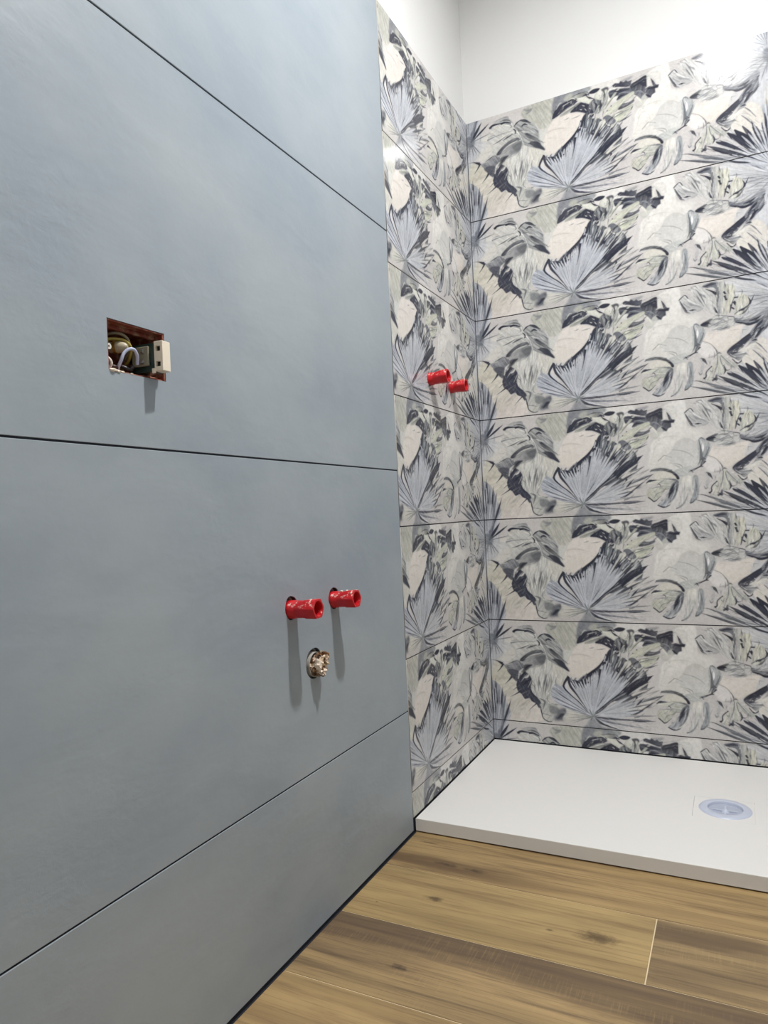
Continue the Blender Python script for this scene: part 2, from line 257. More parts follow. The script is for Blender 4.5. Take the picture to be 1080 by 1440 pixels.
# right lobe and its spikes
F('B 440,1160 560,1060 700,960 830,900 890,930 900,1010 870,1100 700,1165 480,1180', (194,198,206), (184,188,196), 'B 500,1140 840,960', soft=1, amp=24, cen=HB, freq=50)
for tip, cl, w in (('C 275,712', DARK, 60), ('C 230,640', (96,104,112), 30), ('C 180,700', (200,203,206), 30), ('C 120,740', DARK, 30), ('C 290,838', SLATE, 40), ('C 190,905', (100,104,114), 60), ('C 350,868', MID, 36), ('C 395,925', SLATE, 38), ('C 280,890', (206,202,194), 34), ('C 300,960', (150,154,160), 40), ('C 310,1168', (140,144,150), 18), ('C 300,1232', (92,96,112), 26), ('C 160,1080', (206,206,204), 40)):
    J(HB, tip, cl, w=w, a=.92, base=.5, prof=(.0,.35,.8,.75,0))
F('C 20,970 100,900 290,845 180,920 90,1000', (224,217,206), sharp=True, a=.9); F('C 90,1110 180,1010 390,935 280,1010 190,1080 110,1135', (216,208,200), sharp=True, a=.9); F('C 80,990 150,940 280,880 340,880 200,960 130,1060 80,1110 60,1080', (206,202,198), sharp=True, a=.7)
K('C 20,1000 90,985 40,1060;70,1100 120,1040 170,980;20,1195 100,1160 190,1090 390,925;10,840 100,790 275,715;0,780 60,720 120,690', DARK, (6,20,3)); K('C -20,980 40,900 110,870', INK, (10,40,8)); K('C 110,900 200,880 290,840', SLATE, (16,14,2)); K('C 100,780 130,740 160,620', (196,199,204), (3,14,3))
H('B 450,1150 470,1175', 'B 830,910 900,960 890,1060 820,1130', 18, (146,152,162), w=(1,5,1), a=.7, t0=.1); H('B 450,1150 470,1175', 'B 830,910 900,960 890,1060 820,1130', 12, (216,219,223), w=(1,6,1), a=.7, t0=.1, seed=8)
K('B 820,1110 880,1100 960,1050;860,1140 920,1120 980,1070', SLATE, (12,10,2))
F('B 420,1180 600,1175 960,1160 1110,1150 960,1210 1100,1250 800,1290 700,1300 540,1270', (196,195,198), (204,199,196), 'B 440,1200 1000,1220', soft=2, a=.9, amp=22, cen=HB, freq=60)
K('B 405,1188 560,1188 760,1178 1050,1160', (78,82,100), (10,26,16,3)); K('B 1100,1150 920,1178 780,1170', DARK, (2,12,3), a=.8); K('B 420,1192 480,1240 580,1275 720,1300', (62,66,84), (10,34,16,3)); K('B 430,1195 560,1225 800,1240 960,1238', (122,128,144), (6,24,12,2)); K('B 440,1200 540,1250 660,1255', (190,196,206), (3,12,2)); K('C -40,1250 100,1255 300,1232', (80,84,98), (4,18,2)); K('C 0,1300 60,1318 200,1325', MID, (3,8,2)); K('C 60,1290 200,1300 330,1290', (180,174,172), (3,10,2), a=.6)
F('B 340,1270 400,1190 500,1280 560,1330 340,1330', (130,137,148), soft=6, a=.7, mott=20)
J(HB, 'B 330,1130 360,1110 400,1105 440,1120 300,1190 320,1230 370,1260 430,1260', (150,160,164), w=14, a=.7); F('B 380,1165 425,1165 430,1205 385,1210', (158,170,172), soft=4, a=.7); J(HB, 'B 460,1120 350,1100 480,1160 370,1240 340,1210', (90,97,104), w=7, a=.8)
# --- pale split leaf
F('C 395,575 560,495 700,505 840,555 905,650 905,790 840,880 760,945 660,930 600,890 480,850 350,872 365,760 390,690', (221,218,207), (212,210,201), 'C 440,600 840,840', soft=1, mott=8)
F('C 430,560 520,520 640,560 580,620 480,700 440,780 410,720', (230,226,216), soft=2, a=.8); F('C 655,560 770,520 890,600 890,800 760,860 720,840 540,765 520,740 600,655', (204,201,194), (208,207,200), 'C 700,560 760,820', soft=1, a=.9)
K('C 440,782 490,735 520,718 600,742', (150,148,138), (10,7,6,2)); K('C 590,650 720,668 800,700 850,740', (166,164,156), (3,9,7,2)); K('C 570,800 680,820 715,845 718,870', (140,142,138), (2,6,8,4)); K('C 600,815 680,850 720,900', (176,176,168), (3,12,3)); K('C 420,540 520,510 640,500;400,690 405,640 440,580', (205,200,188), (3,10,3), a=.7)
for t in ('505,628 512,634', '540,600 545,603', '450,545 456,552'): K('C '+t, (170,164,150), (6,10,6), a=.8)
F('C 640,880 800,840 850,880 790,930 690,960 620,920', (186,190,186), soft=3, a=.8); K('C 360,890 480,868 600,888', (128,130,130), (20,18,20)); F('C 380,895 400,868 500,862 610,895 680,960 670,990 620,950 520,895', (120,124,128), (60,62,68), 'C 400,880 670,975', soft=1, amp=14)
K('C 600,920 640,950 672,985', INK, (8,32,14)); K('C 780,910 830,880 920,840 960,790', DARK, (3,6,14,6)); K('C 800,900 815,890;830,912 840,905', INK, (5,10,5)); K('C 350,905 380,880', SLATE, (6,20))
F('C 395,930 480,895 600,920 650,980 560,975 420,985', (216,210,194), soft=1)
F('C 300,1035 350,1000 420,985 560,975 665,995 580,1090 500,1105 470,1050 400,1040', (206,206,188), (180,182,172), 'C 400,1010 600,1020', soft=1, amp=24); K('C 305,1032 350,1005 430,995', DARK, (4,26,4)); K('C 440,1035 465,1048 470,1070', DARK, (5,7,3)); K('C 560,985 620,990 660,1000', SLATE, (3,18,6))
F('C 310,1130 370,1090 460,1075 520,1100 480,1170 400,1238 335,1195', (200,199,180), (186,186,170), 'C 360,1110 430,1210', soft=1, amp=16, edge=10); K('C 330,1188 370,1215 400,1236 440,1210 480,1170', DARK, (12,10,12,6,2)); K('C 370,1090 430,1075 500,1065', SLATE, (3,9,2)); K('C 400,1200 430,1150 500,1120', SLATE, (3,7,2))
F('C 440,1275 520,1200 570,1110 600,1040 672,1000 660,1120 600,1245 520,1302', (168,173,178), (116,122,132), 'C 500,1230 640,1100', soft=1, amp=22); K('C 625,1040 595,1110 560,1200', INK, (8,36,4), a=.85, soft=1); K('C 438,1276 500,1300 560,1285 610,1235', DARK, (10,14,8,3)); K('C 640,1040 630,1130 590,1220', (196,200,202), (3,10,2))
F('C 680,1000 760,950 830,960 805,1130 745,1270 650,1318 705,1200 722,1100', (217,214,202), (196,195,190), 'C 740,1000 720,1290', soft=1, amp=18); K('C 645,1318 700,1290 750,1230 780,1140', (140,143,148), (6,16,12,3)); K('C 520,1290 620,1230 690,1100', (214,211,203), (3,24,6), a=.8); K('C 645,1318 670,1305', INK, (6,8))
F('C 835,960 890,950 905,1080 890,1200 800,1258 832,1130', (168,175,178), (140,147,152), 'C 860,980 850,1220', soft=1, amp=26); K('C 800,1255 840,1240 880,1190', (90,96,104), (14,10,3)); K('C 815,1200 840,1110 845,980', WHITE, (3,8,2)); K('C 860,1180 875,1080 860,980', (104,112,120), (3,16,3), a=.8)
# --- right end: split leaf at the top
F('D 15,320 85,265 160,300 300,400 270,450 200,470 120,480 60,410', (201,200,196), (182,182,182), 'D 60,300 220,440', soft=1, amp=18); K('D 18,322 50,292 85,268 110,295 135,330', DARK, (10,8,7,9,2)); K('D 25,330 60,400 100,455 140,470', (120,120,130), (5,14,18,4)); K('D 130,445 170,440 215,440', INK, (3,16,2)); K('D 90,285 130,330 200,370 280,400', (224,222,215), (3,16,12,3)); K('D 60,350 120,400 200,430', (170,170,174), (3,18,3))
F('D 140,220 200,165 260,180 340,240 420,300 440,430 400,500 300,430 220,330', (204,203,198), (188,188,185), 'D 200,200 400,450', soft=1, amp=24); K('D 150,190 200,178 230,200;170,230 240,320 300,405;260,260 310,300 330,320;120,215 180,200', (130,132,136), (3,10,2)); K('D 215,270 255,340 300,410', (112,116,120), (3,16,3)); K('D 250,270 300,290 330,330', (140,143,146), (3,22,3), soft=1)
F('D 280,188 340,155 430,135 470,165 450,250 400,215', (108,112,126), (138,142,152), 'D 300,180 450,200', soft=2, amp=20); K('D 345,205 400,210 440,235', (206,206,204), (4,16,4)); K('D 318,215 390,245 462,290', INK, (4,18,40)); K('D 462,290 450,230 440,180', SLATE, (30,24,12))
F('D 300,330 430,290 520,260 540,480 440,520 360,460', (206,204,197), soft=2, amp=16, g='D 450,270 440,500', col2=(196,195,190)); K('D 405,420 420,450 440,490', DARK, (3,14,4)); K('D 400,390 410,440 450,490;470,350 460,420 480,480', (150,150,150), (3,10,2))
F('D 455,170 530,150 525,330 510,490 450,470 450,300', (190,190,184), (176,176,174), 'D 480,180 480,470', soft=1, amp=26); K('D 470,250 455,350 445,440', SLATE, (8,20,3)); F('D 510,200 560,190 560,360 545,500 500,500 515,330', (198,197,180), soft=1, amp=16, g='D 530,200 530,480', col2=(202,200,188)); K('D 530,150 540,180 550,215', SLATE, (3,12,4))
F('D 562,200 640,195 640,330 600,460 545,490 570,330', (216,214,188), (206,203,184), 'D 600,210 580,470', soft=1, amp=12); K('D 640,330 610,420 590,500', DARK, (3,14,3)); K('D 575,200 570,330 550,400', (150,150,142), (3,8,2))
for t, w in (('522,255 545,285', 26), ('533,300 555,355', 30), ('640,332 690,328', 22), ('636,372 670,420', 40), ('615,440 645,462', 22)): K('D '+t, INK, (w*.7, w, w*.6))
F('D 650,520 660,400 700,300 730,285 800,330 830,400 780,480 720,530', (212,210,188), (198,198,184), 'D 720,300 720,520', soft=1, amp=18); K('D 800,335 822,390 780,460', DARK, (4,20,4)); K('D 875,305 845,360 825,420', DARK, (2,12,4)); K('D 640,520 700,480 760,450;700,530 760,500 820,430', (96,100,106), (4,20,3)); K('D 640,268 720,268 800,272', SLATE, (3,7,2)); K('D 725,245 735,270 720,310', SLATE, (3,9,3)); K('D 660,500 730,440 750,380', (222,220,205), (3,12,3))
H('D 680,180 700,300 860,420 700,540', 'D 1240,330 1250,380 1250,430 1240,470', 26, (150,154,160), w=(1,6,1), a=.7, jit=.02); H('D 640,130 700,240 860,380 800,500', 'D 1240,300 1250,360 1250,420 1240,470', 18, (218,218,216), w=(1,7,1), a=.6, jit=.02, seed=4)
K('D 880,130 980,165 1100,220;840,150 960,185 1060,230', SLATE, (2,7,3), a=.7)
# hub and lower lobes
F('D 255,622 330,575 430,518 560,545 650,560 655,640 560,692 440,682 350,645', (184,186,182), (196,195,190), 'D 320,600 600,620', soft=1, amp=26); F('D 258,618 320,575 400,550 350,605 345,642', (60,62,70), (120,124,128), 'D 270,615 380,580', soft=1); K('D 430,515 520,525 640,545', SLATE, (5,8,5)); K('D 360,640 440,610 540,560;440,675 520,640 580,590;540,690 600,660 650,610', SLATE, (3,10,3)); K('D 400,600 470,580 540,560;480,650 540,630 590,600', (218,216,208), (3,9,3)); K('D 575,630 600,650 640,640', DARK, (4,9,2)); K('D 570,550 580,590 560,640;640,550 650,600 640,640', SLATE, (8,6,3)); F('D 580,560 640,560 640,640 590,670 570,620', (206,203,196), soft=2, a=.9); K('D 560,545 600,540 650,552', DARK, (3,9,3))
F('D 650,560 780,585 900,540 1000,470 1060,480 1040,560 960,610 820,650 720,630 655,610', (120,124,136), (150,155,164), 'D 700,600 980,520', soft=1, amp=26); K('D 655,608 740,625 820,640 960,590 1060,520', INK, (6,20,26,22,4)); K('D 660,580 740,580 800,585', (176,178,184), (3,14,3)); K('D 800,600 880,590 950,550', INK, (3,26,4), a=.8)
F('D 310,705 440,700 560,680 680,640 760,640 830,725 745,800 610,880 490,945 430,890 290,790', CREAM, (218,208,194), 'D 500,720 620,860', soft=1, mott=6); K('D 330,710 420,725 520,720;600,700 680,690 740,700', (206,196,184), (3,10,3), a=.7); F('D 280,800 400,865 450,930 330,985 240,920 260,850', (225,219,213), soft=1, a=.9)
F('D 720,730 760,650 850,680 880,690 830,740 770,780 700,800', (190,196,204), soft=3, a=.6); K('D 735,740 740,700 790,700', (150,153,160), (3,7,2))
F('D 560,940 620,872 745,800 835,735 840,790 760,870 700,960 620,990', (78,80,94), (94,96,110), 'D 620,920 800,780', soft=1, amp=18); K('D 610,890 740,800 830,738', INK, (4,16,10)); F('D 825,735 870,670 960,570 1040,540 1040,660 960,740 900,800 850,820 830,790', (104,108,122), (128,133,144), 'D 850,780 1000,600', soft=1, amp=34)
K('D 830,800 880,710 960,620;900,790 930,740 940,680', INK, (6,22,6)); K('D 840,760 880,700 940,660;860,800 890,750 910,700', (190,193,198), (3,14,3)); F('D 800,880 850,800 900,790 890,840 840,900', (150,154,158), soft=1, a=.9); K('D 840,830 880,820 910,830', INK, (4,16,4))
for t in ('672,862 708,866', '735,858 760,872', '630,938 670,934', '700,905 720,900', '560,990 590,1000'): K('D '+t, WHITE, (5,15,5))
F('D 688,930 760,890 880,850 890,885 800,935 700,948', (222,218,206), soft=1, edge=14); F('D 600,985 700,950 780,960 700,1040 640,1010', (112,116,124), (160,162,164), 'D 620,990 740,980', soft=1, amp=30); K('D 700,960 760,950 800,920', (214,212,206), (4,14,3)); K('D 720,1050 760,1010 790,970', DARK, (10,30,8)); K('D 620,1020 680,1070 740,1040', DARK, (6,14,8)); K('D 640,1010 700,1070;590,960 660,1000', WHITE, (4,8,4))
# left blue grey curl, stem, drop
F('D 175,620 225,595 320,685 290,780 250,860 195,900 185,750', (186,191,190), (160,167,170), 'D 240,640 220,870', soft=1, amp=28); K('D 215,640 228,710 215,790', (236,234,236), (6,24,4)); K('D 180,620 200,720 195,830;300,700 270,780 230,840', (112,120,128), (8,14,4)); K('D 195,850 235,830 262,845', DARK, (6,16,3)); K('D 95,985 190,925 260,860', DARK, (3,7,14)); K('D 185,615 210,600 245,620', SLATE, (4,16,4)); K('D 90,960 110,975', INK, (6,10)); K('D 200,925 230,920', DARK, (6,10))
K('D 270,795 360,825 420,880 455,935', (150,146,138), (3,6,9,12)); K('D 420,880 440,910 450,960', SLATE, (3,12,4)); K('D 230,960 290,1060 265,1170', (176,176,178), (3,26,24), a=.8, soft=1); K('D 240,1140 260,1172 290,1150', (132,134,138), (4,14,3)); K('D 265,985 300,1010 340,1065', DARK, (6,30,4), a=.8); K('D 350,985 400,980 460,962', (120,122,126), (5,18,5))
# radiating small leaves
F('D 470,960 440,1050 425,1130 390,1245 325,1245 320,1180 365,1120 410,1040', (208,206,188), (196,194,182), 'D 450,990 350,1230', soft=1, amp=20); F('D 470,960 500,1010 540,1080 545,1160 470,1190 440,1130 445,1050', (206,207,188), (188,188,174), 'D 480,980 490,1180', soft=1, amp=26); F('D 490,960 600,1040 690,1090 640,1120 560,1080 510,1010', (206,206,190), (180,182,174), 'D 500,970 650,1100', soft=1, amp=26); F('D 350,990 440,960 440,1020 390,1080 340,1070', (204,200,196), soft=2, a=.8)
K('D 296,1222 325,1200 330,1145 390,1085', INK, (20,12,10,10)); K('D 395,1252 420,1235 450,1246', INK, (14,26,12)); K('D 445,1180 440,1210 450,1245', (96,98,112), (6,24,10)); K('D 460,970 450,1060 430,1160;480,980 500,1060 540,1150;490,970 560,1040 640,1110', SLATE, (8,9,3)); K('D 520,1080 545,1140 520,1190;370,1130 385,1150', DARK, (5,16,3)); K('D 545,1140 580,1140 600,1130', DARK, (8,6,2)); K('D 340,1060 300,1030', SLATE, (4,9)); K('D 440,960 470,940 500,950', (120,122,120), (4,14,4)); K('D 400,1240 420,1150 445,1080', (150,150,140), (3,9,2))
# --- spikes of the corner fan reaching in from the right
FR = 'D 1213,1554'
F('D 1213,1554 560,1390 400,1400 640,1300 700,1180 700,1090 800,1060 960,1190 1060,1280', (176,180,188), (196,198,202), 'D 1000,1420 640,1240', soft=2, a=.75, amp=30, cen=FR, freq=44)
F('D 730,1055 790,975 880,1080 1060,1290 1020,1310 900,1200', (222,216,202), (212,205,190), 'D 780,1000 960,1240', soft=1); F('D 790,985 860,930 1080,1160 1100,1290 960,1190', (222,214,200), soft=1, a=.95); F('D 880,880 960,800 1080,900 1120,1180 960,1040', (220,212,198), soft=1, a=.95); K('D 850,930 920,990 1010,1090;890,850 940,890 1020,980', SLATE, (6,14,4)); K('D 860,1050 920,1130 1020,1270', (84,86,100), (10,36,12))
J(FR, 'D 690,1095 770,1075 830,1110', INK, w=62, a=.95, base=.5, prof=(.05,.6,1,.8,.2)); J(FR, 'D 900,1080 960,1010', NAVY, w=40, a=.85, base=.5, prof=(0,.5,1,.6,0)); J(FR, 'D 640,1120 590,1165', (206,203,200), w=40, a=.9, base=.3); J(FR, 'D 560,1170', DARK, w=50, a=.9, base=.55, prof=(0,.3,.8,.9,.2)); J(FR, 'D 445,1190', (86,90,102), w=46, a=.95, base=.4, prof=(0,.4,1,.7,0)); J(FR, 'D 500,1240', INK, w=30, a=.9, base=.55, prof=(0,.5,1,.6,0)); J(FR, 'D 350,1300 190,1228', SLATE, w=22, a=.85, base=.45, prof=(0,.5,1,.7,0)); J(FR, 'D 120,1290 220,1320', (96,102,112), w=26, a=.8, base=.45, prof=(0,.5,1,.6,0)); J(FR, 'D 420,1250 300,1330 520,1180', (206,207,210), w=16, a=.8, base=.3); J(FR, 'D 720,1150', (150,154,164), w=24, a=.85, base=.3)
H('D 1100,1440 1140,1460', 'D 460,1200 300,1300 180,1310', 14, (120,126,138), w=(1,6,1), a=.6, t0=.05, t1=1.)
# pale heart of the corner fan
F('D 1213,1554 880,1500 760,1440 820,1390 900,1360 960,1310 1020,1270 1080,1220 1150,1190 1220,1170 1300,1200 1300,1400', (186,192,203), (172,179,192), 'D 1180,1500 960,1340', soft=4, a=.8, amp=36, cen=FR, freq=40)
teeth('D 830,1460 900,1350 1000,1270 1100,1190 1220,1150', FR, 12, 150, 110, 26, (64,68,82), 11, .9); teeth('D 820,1440 900,1340 1000,1250 1100,1180 1220,1140', FR, 13, 130, 90, 18, (198,202,210), 12, .85)
J(FR, 'D 940,1330 1000,1290 1060,1250 1120,1220 900,1400 1180,1200', (118,125,140), w=10, a=.8); J(FR, 'D 960,1360 1030,1300 1090,1260 880,1440', (212,216,222), w=10, a=.8)
# loose dry-brush strokes that follow the leaves: a second, rougher pass
def scrub(s, ang, n, cols, L=(40, 110), w=7, spread=.18, seed=1, a=.55):
    r = np.random.RandomState(seed); p = smooth(P(s)); lo, hi = p.min(0), p.max(0); e0, e1 = p, np.roll(p, -1, 0); k = 0
    ang = math.radians(ang)
    while k < n:
        q = lo+(hi-lo)*r.rand(2); c = (e0[:,1] > q[1]) != (e1[:,1] > q[1])
        if (np.sum(q[0] < e0[c,0]+(q[1]-e0[c,1])*(e1[c,0]-e0[c,0])/(e1[c,1]-e0[c,1])) % 2) == 0: continue
        k += 1; t = ang+r.normal(0, spread); l = r.uniform(*L)*.46; d = np.array([math.cos(t), math.sin(t)])*l; nn = np.array([-d[1], d[0]])*r.uniform(-.25, .25)
        st = np.stack([q-d/2, q+nn*.5, q+d/2]); fill(band(smooth(st, False, 6), np.array((1, w*r.uniform(.5, 1.6), .5))), cols[r.randint(len(cols))], a=.72*a*r.uniform(.5, 1), soft=0, edge=0, mott=0)
scrub('A 310,350 500,260 690,580 540,710 330,720 300,500', 150, 46, [SLATE, MID, WHITE, PALE, (130,132,134)], seed=1)
scrub('A 590,400 660,330 880,550 930,700 780,640 660,520', 35, 40, [SLATE, DARK, PALE, MID], seed=2)
scrub('A 560,730 680,620 900,740 800,960 640,1180 520,960', 100, 60, [MID, SLATE, WHITE, PALE, (140,142,138)], L=(50,150), seed=3)
scrub('A 360,880 500,830 600,1080 430,1060', 60, 22, [INK, DARK, SLATE, (104,108,124)], L=(30,80), seed=4)
scrub('A 230,730 400,690 340,880', 30, 14, [SLATE, DARK, PALE], L=(30,80), seed=5)
scrub('A 80,720 300,850 600,1180 500,1330 260,1320 120,950', 125, 44, [(196,190,170), (224,216,202), (186,180,164)], L=(60,180), w=12, seed=6, a=.4)
scrub('B -100,200 220,190 220,380 100,470 -60,420', 80, 40, [(164,164,152), (202,202,188), MID, (150,152,146)], L=(40,120), w=12, seed=7, a=.4)
scrub('B 230,320 400,210 560,260 700,330 780,400 760,200 860,170 840,380 690,400 450,340 300,370', 115, 70, [INK, DARK, SLATE, SAGE, WHITE, MID], L=(25,80), w=8, seed=8, a=.75)
scrub('B 640,440 800,470 960,560 960,700 820,700 650,600', 125, 40, [DARK, SLATE, (208,206,196), (186,190,188), INK, (96,104,108)], L=(50,140), w=12, seed=9, a=.8)
scrub('B 820,720 1000,640 1010,800 900,960 860,900', 142, 22, [INK, SLATE, (206,204,202), NAVY, MID], L=(60,150), w=11, seed=10, a=.8)
scrub('B 880,900 1060,860 1100,960 940,1090 880,1050', 148, 18, [SLATE, (214,208,202), (150,152,158), DARK, (222,214,206)], L=(60,150), w=10, seed=11, a=.75)
scrub('B 480,1190 1000,1170 1040,1240 700,1290', 4, 30, [SLATE, (206,204,204), MID, (140,146,160)], L=(80,200), w=7, seed=12)
scrub('C 60,210 330,200 490,200 500,420 380,400 150,390', 160, 44, [INK, SLATE, DARK, (150,154,164), (190,190,190)], L=(30,90), seed=13, a=.7)
scrub('C 10,540 330,340 330,520 180,640', 145, 40, [DARK, SLATE, (216,216,196), (150,152,140), OLIVE], L=(30,100), seed=14, a=.7)
scrub('C 380,600 700,510 900,650 840,880 660,920 380,850', 160, 40, [(196,194,186), (230,228,220), (188,186,178)], L=(60,160), w=12, seed=15, a=.4)
scrub('C 600,890 820,850 800,930 680,950', 20, 16, [SLATE, MID, WHITE], L=(30,90), seed=16)
scrub('C 310,1040 660,990 480,1230 330,1190', 140, 36, [SLATE, (216,214,196), DARK, OLIVE], L=(40,110), seed=17, a=.6)
scrub('C 480,1270 640,1020 660,1120 540,1300', 118, 26, [DARK, SLATE, (196,200,204), NAVY], L=(40,120), seed=18, a=.6)
scrub('C 680,1010 900,960 890,1190 700,1300', 100, 40, [MID, WHITE, (200,198,190), SLATE], L=(60,150), w=8, seed=19, a=.5)
scrub('D 30,320 200,170 440,300 440,480 120,470', 45, 60, [MID, SLATE, WHITE, PALE, (140,142,148)], L=(40,130), seed=20, a=.55)
scrub('D 440,170 640,200 600,490 440,480', 95, 50, [MID, SLATE, SAGE, WHITE, (120,122,126), DARK], L=(40,120), seed=21, a=.6)
scrub('D 640,300 830,330 800,520 640,530', 110, 36, [SLATE, DARK, SAGE, WHITE], L=(30,100), seed=22, a=.6)
scrub('D 260,610 560,540 650,640 440,680', 165, 40, [SLATE, DARK, WHITE, MID], L=(40,120), seed=23, a=.6)
scrub('D 660,570 1000,480 1040,560 800,650', 160, 36, [INK, SLATE, (176,180,186), MID], L=(50,140), seed=24, a=.6)
scrub('D 570,950 830,740 1040,560 1040,660 860,820 640,990', 140, 60, [INK, SLATE, MID, (200,202,206), DARK], L=(30,100), seed=25, a=.7)
scrub('D 180,620 320,690 210,900', 105, 26, [SLATE, WHITE, MID, (120,128,134)], L=(40,110), seed=26, a=.6)
scrub('D 250,960 470,960 690,1090 540,1180 330,1240', 105, 50, [SLATE, (214,210,200), MID, DARK, (190,188,178)], L=(30,100), seed=27, a=.6)
scrub('D 450,1190 700,1090 980,1290 980,1420 560,1390 200,1300', 32, 46, [DARK, SLATE, (206,206,208), INK, MID], L=(60,180), w=9, seed=28, a=.65)
scrub('D 740,1040 900,860 1080,900 1080,1280', 45, 26, [SLATE, (208,200,188), (228,220,208)], L=(60,160), w=10, seed=29, a=.5)
for tip, cl, w in (('B 690,395', (120,128,134), 20), ('B 735,440', (206,204,194), 18), ('B 720,480', (92,98,106), 16), ('B 800,500', (206,203,192), 22), ('B 790,540', (86,90,100), 18), ('B 860,560', (150,156,160), 20), ('B 900,600', (204,204,202), 18), ('B 930,590', (80,84,96), 18), ('B 970,640', (176,180,184), 18), ('C 200,660', (206,206,204), 18), ('C 180,620', (96,102,112), 16), ('C 278,712', (58,60,72), 26), ('C 240,790', (216,212,204), 22), ('C 130,760', (60,62,74), 34), ('C 292,838', (116,120,128), 18), ('C 250,860', (220,214,205), 16), ('C 190,905', (88,92,104), 24), ('C 352,868', (150,152,156), 16), ('C 300,900', (222,215,207), 20), ('C 395,928', (104,108,116), 16), ('C 330,990', (214,208,201), 22), ('C 240,1040', (124,128,136), 16), ('C 180,1110', (96,100,110), 12)):
    J(HB, tip, cl, w=w, a=.9, base=.62, prof=(0,.5,1,.7,0))
for tip, cl, w in (('D 700,1095', (58,60,72), 46), ('D 650,1130', (212,210,206), 22), ('D 600,1160', (70,73,86), 30), ('D 540,1180', (204,203,202), 16), ('D 455,1195', (92,96,108), 24), ('D 400,1240', (206,205,204), 14), ('D 350,1300', (112,118,128), 16), ('D 250,1300', (196,196,198), 12), ('D 180,1300', (104,110,120), 14)):
    J(FR, tip, cl, w=w, a=.9, base=.45, prof=(0,.5,1,.75,.05))
# third pass: the strongest darks and lights
F('A 380,660 430,600 520,540 600,515 640,530 560,555 470,610 420,665', (74,78,88), (120,124,130), 'A 400,640 610,530', soft=2, a=.8, amp=20)
F('A 560,600 620,575 668,575 670,620 630,665 590,650', (108,112,118), soft=4, a=.75); F('A 440,700 520,690 500,720 450,770 410,800 425,740', (60,62,72), soft=2, a=.7)
F('A 760,590 830,610 900,660 938,715 880,690 800,650', (58,60,72), (96,100,106), 'A 920,690 780,600', soft=2, a=.85, amp=14); F('A 700,480 760,500 850,570 890,640 820,590 740,540', (84,88,94), soft=2, a=.75, amp=16, g='A 700,480 880,620', col2=(120,124,128))
K('A 300,352 340,325 420,320 480,318 550,340', INK, (22,24,14,16,5)); K('A 420,300 470,290 520,300 550,325', (112,114,120), (3,16,14,3)); K('A 350,290 430,265 510,262', (150,151,156), (3,12,3)); K('A 455,518 510,490 580,462;345,540 420,510 490,470', (96,100,106), (3,15,3)); K('A 580,410 600,440 590,470', DARK, (12,16,6)); K('A 650,330 700,345 760,372;660,400 700,380 740,395', (74,78,86), (6,24,4)); K('A 620,400 640,440 700,440', (120,124,126), (4,22,4))
K('A 590,815 600,880 620,960;670,780 665,850 640,940;690,830 680,900 660,990', (112,114,118), (3,18,3), a=.75); K('A 540,800 560,900 590,1000;630,720 600,780 560,830;740,700 720,780 740,850;780,700 790,780 820,830', (228,226,216), (3,14,3), a=.7); K('A 720,770 740,850 720,940;800,790 780,850 800,930', (156,156,150), (3,14,3))
K('A 600,1060 660,1090 640,1180', (112,116,124), (4,26,6), a=.8); K('A 500,960 520,1020 580,1060', (58,62,84), (10,30,10), a=.8)
F('B 225,380 235,330 290,270 340,250 300,320 250,365', (52,54,64), soft=2, a=.8); K('B 380,230 440,215 490,225', INK, (4,16,4)); K('B 600,200 640,230 690,250;560,200 600,190 640,200', (70,72,80), (4,20,4)); K('B 690,290 720,330 700,400;760,290 770,340 750,400', (70,73,82), (4,26,5)); K('B 800,170 812,230 800,300', (96,98,100), (10,18,4)); K('B 640,430 670,440 690,420', DARK, (4,18,4)); K('B 730,200 760,185 770,250', (226,224,212), (8,20,8))
K('C 120,300 200,305 300,300', INK, (6,26,4), a=.7); K('C 150,390 200,360 250,355', INK, (4,22,4)); K('C 330,290 400,260 470,230', INK, (6,22,10), a=.8); K('C 500,340 560,340 620,330', INK, (6,22,14), a=.8); K('C 480,400 510,420 540,440', INK, (6,22,6), a=.8); K('C 360,340 420,350 460,380', (150,156,168), (3,20,4), a=.7)
K('C 905,560 925,650 930,740 890,830', (110,116,122), (4,20,18,4), a=.8); K('C 880,540 900,640 890,760', (176,180,178), (4,18,4)); K('C 930,720 950,760 920,830', (112,116,124), (6,26,4))
K('D 30,330 70,400 110,450', (84,86,96), (4,14,10)); K('D 100,330 160,380 240,400', (150,152,156), (3,20,3), a=.8); K('D 200,200 260,280 320,400', (106,110,114), (3,18,3), a=.8); K('D 300,190 380,165 440,160', (70,74,88), (6,26,8)); K('D 460,200 455,260 470,330', (112,114,116), (10,26,8), a=.8); K('D 420,420 440,470 460,500', DARK, (4,14,4)); K('D 600,400 600,460 590,500', DARK, (3,12,4)); K('D 270,615 320,600 380,600', INK, (4,26,4)); K('D 420,560 500,565 560,600', (150,153,152), (3,26,4), a=.8); K('D 440,680 520,670 600,650', (120,122,124), (3,12,3)); K('D 690,480 740,470 790,430', DARK, (4,20,4))
K('D 600,920 680,870 760,820 830,760', (50,52,64), (20,40,40,14), a=.7); K('D 860,720 920,650 970,600;880,800 930,730 980,680', INK, (6,26,8), a=.85)
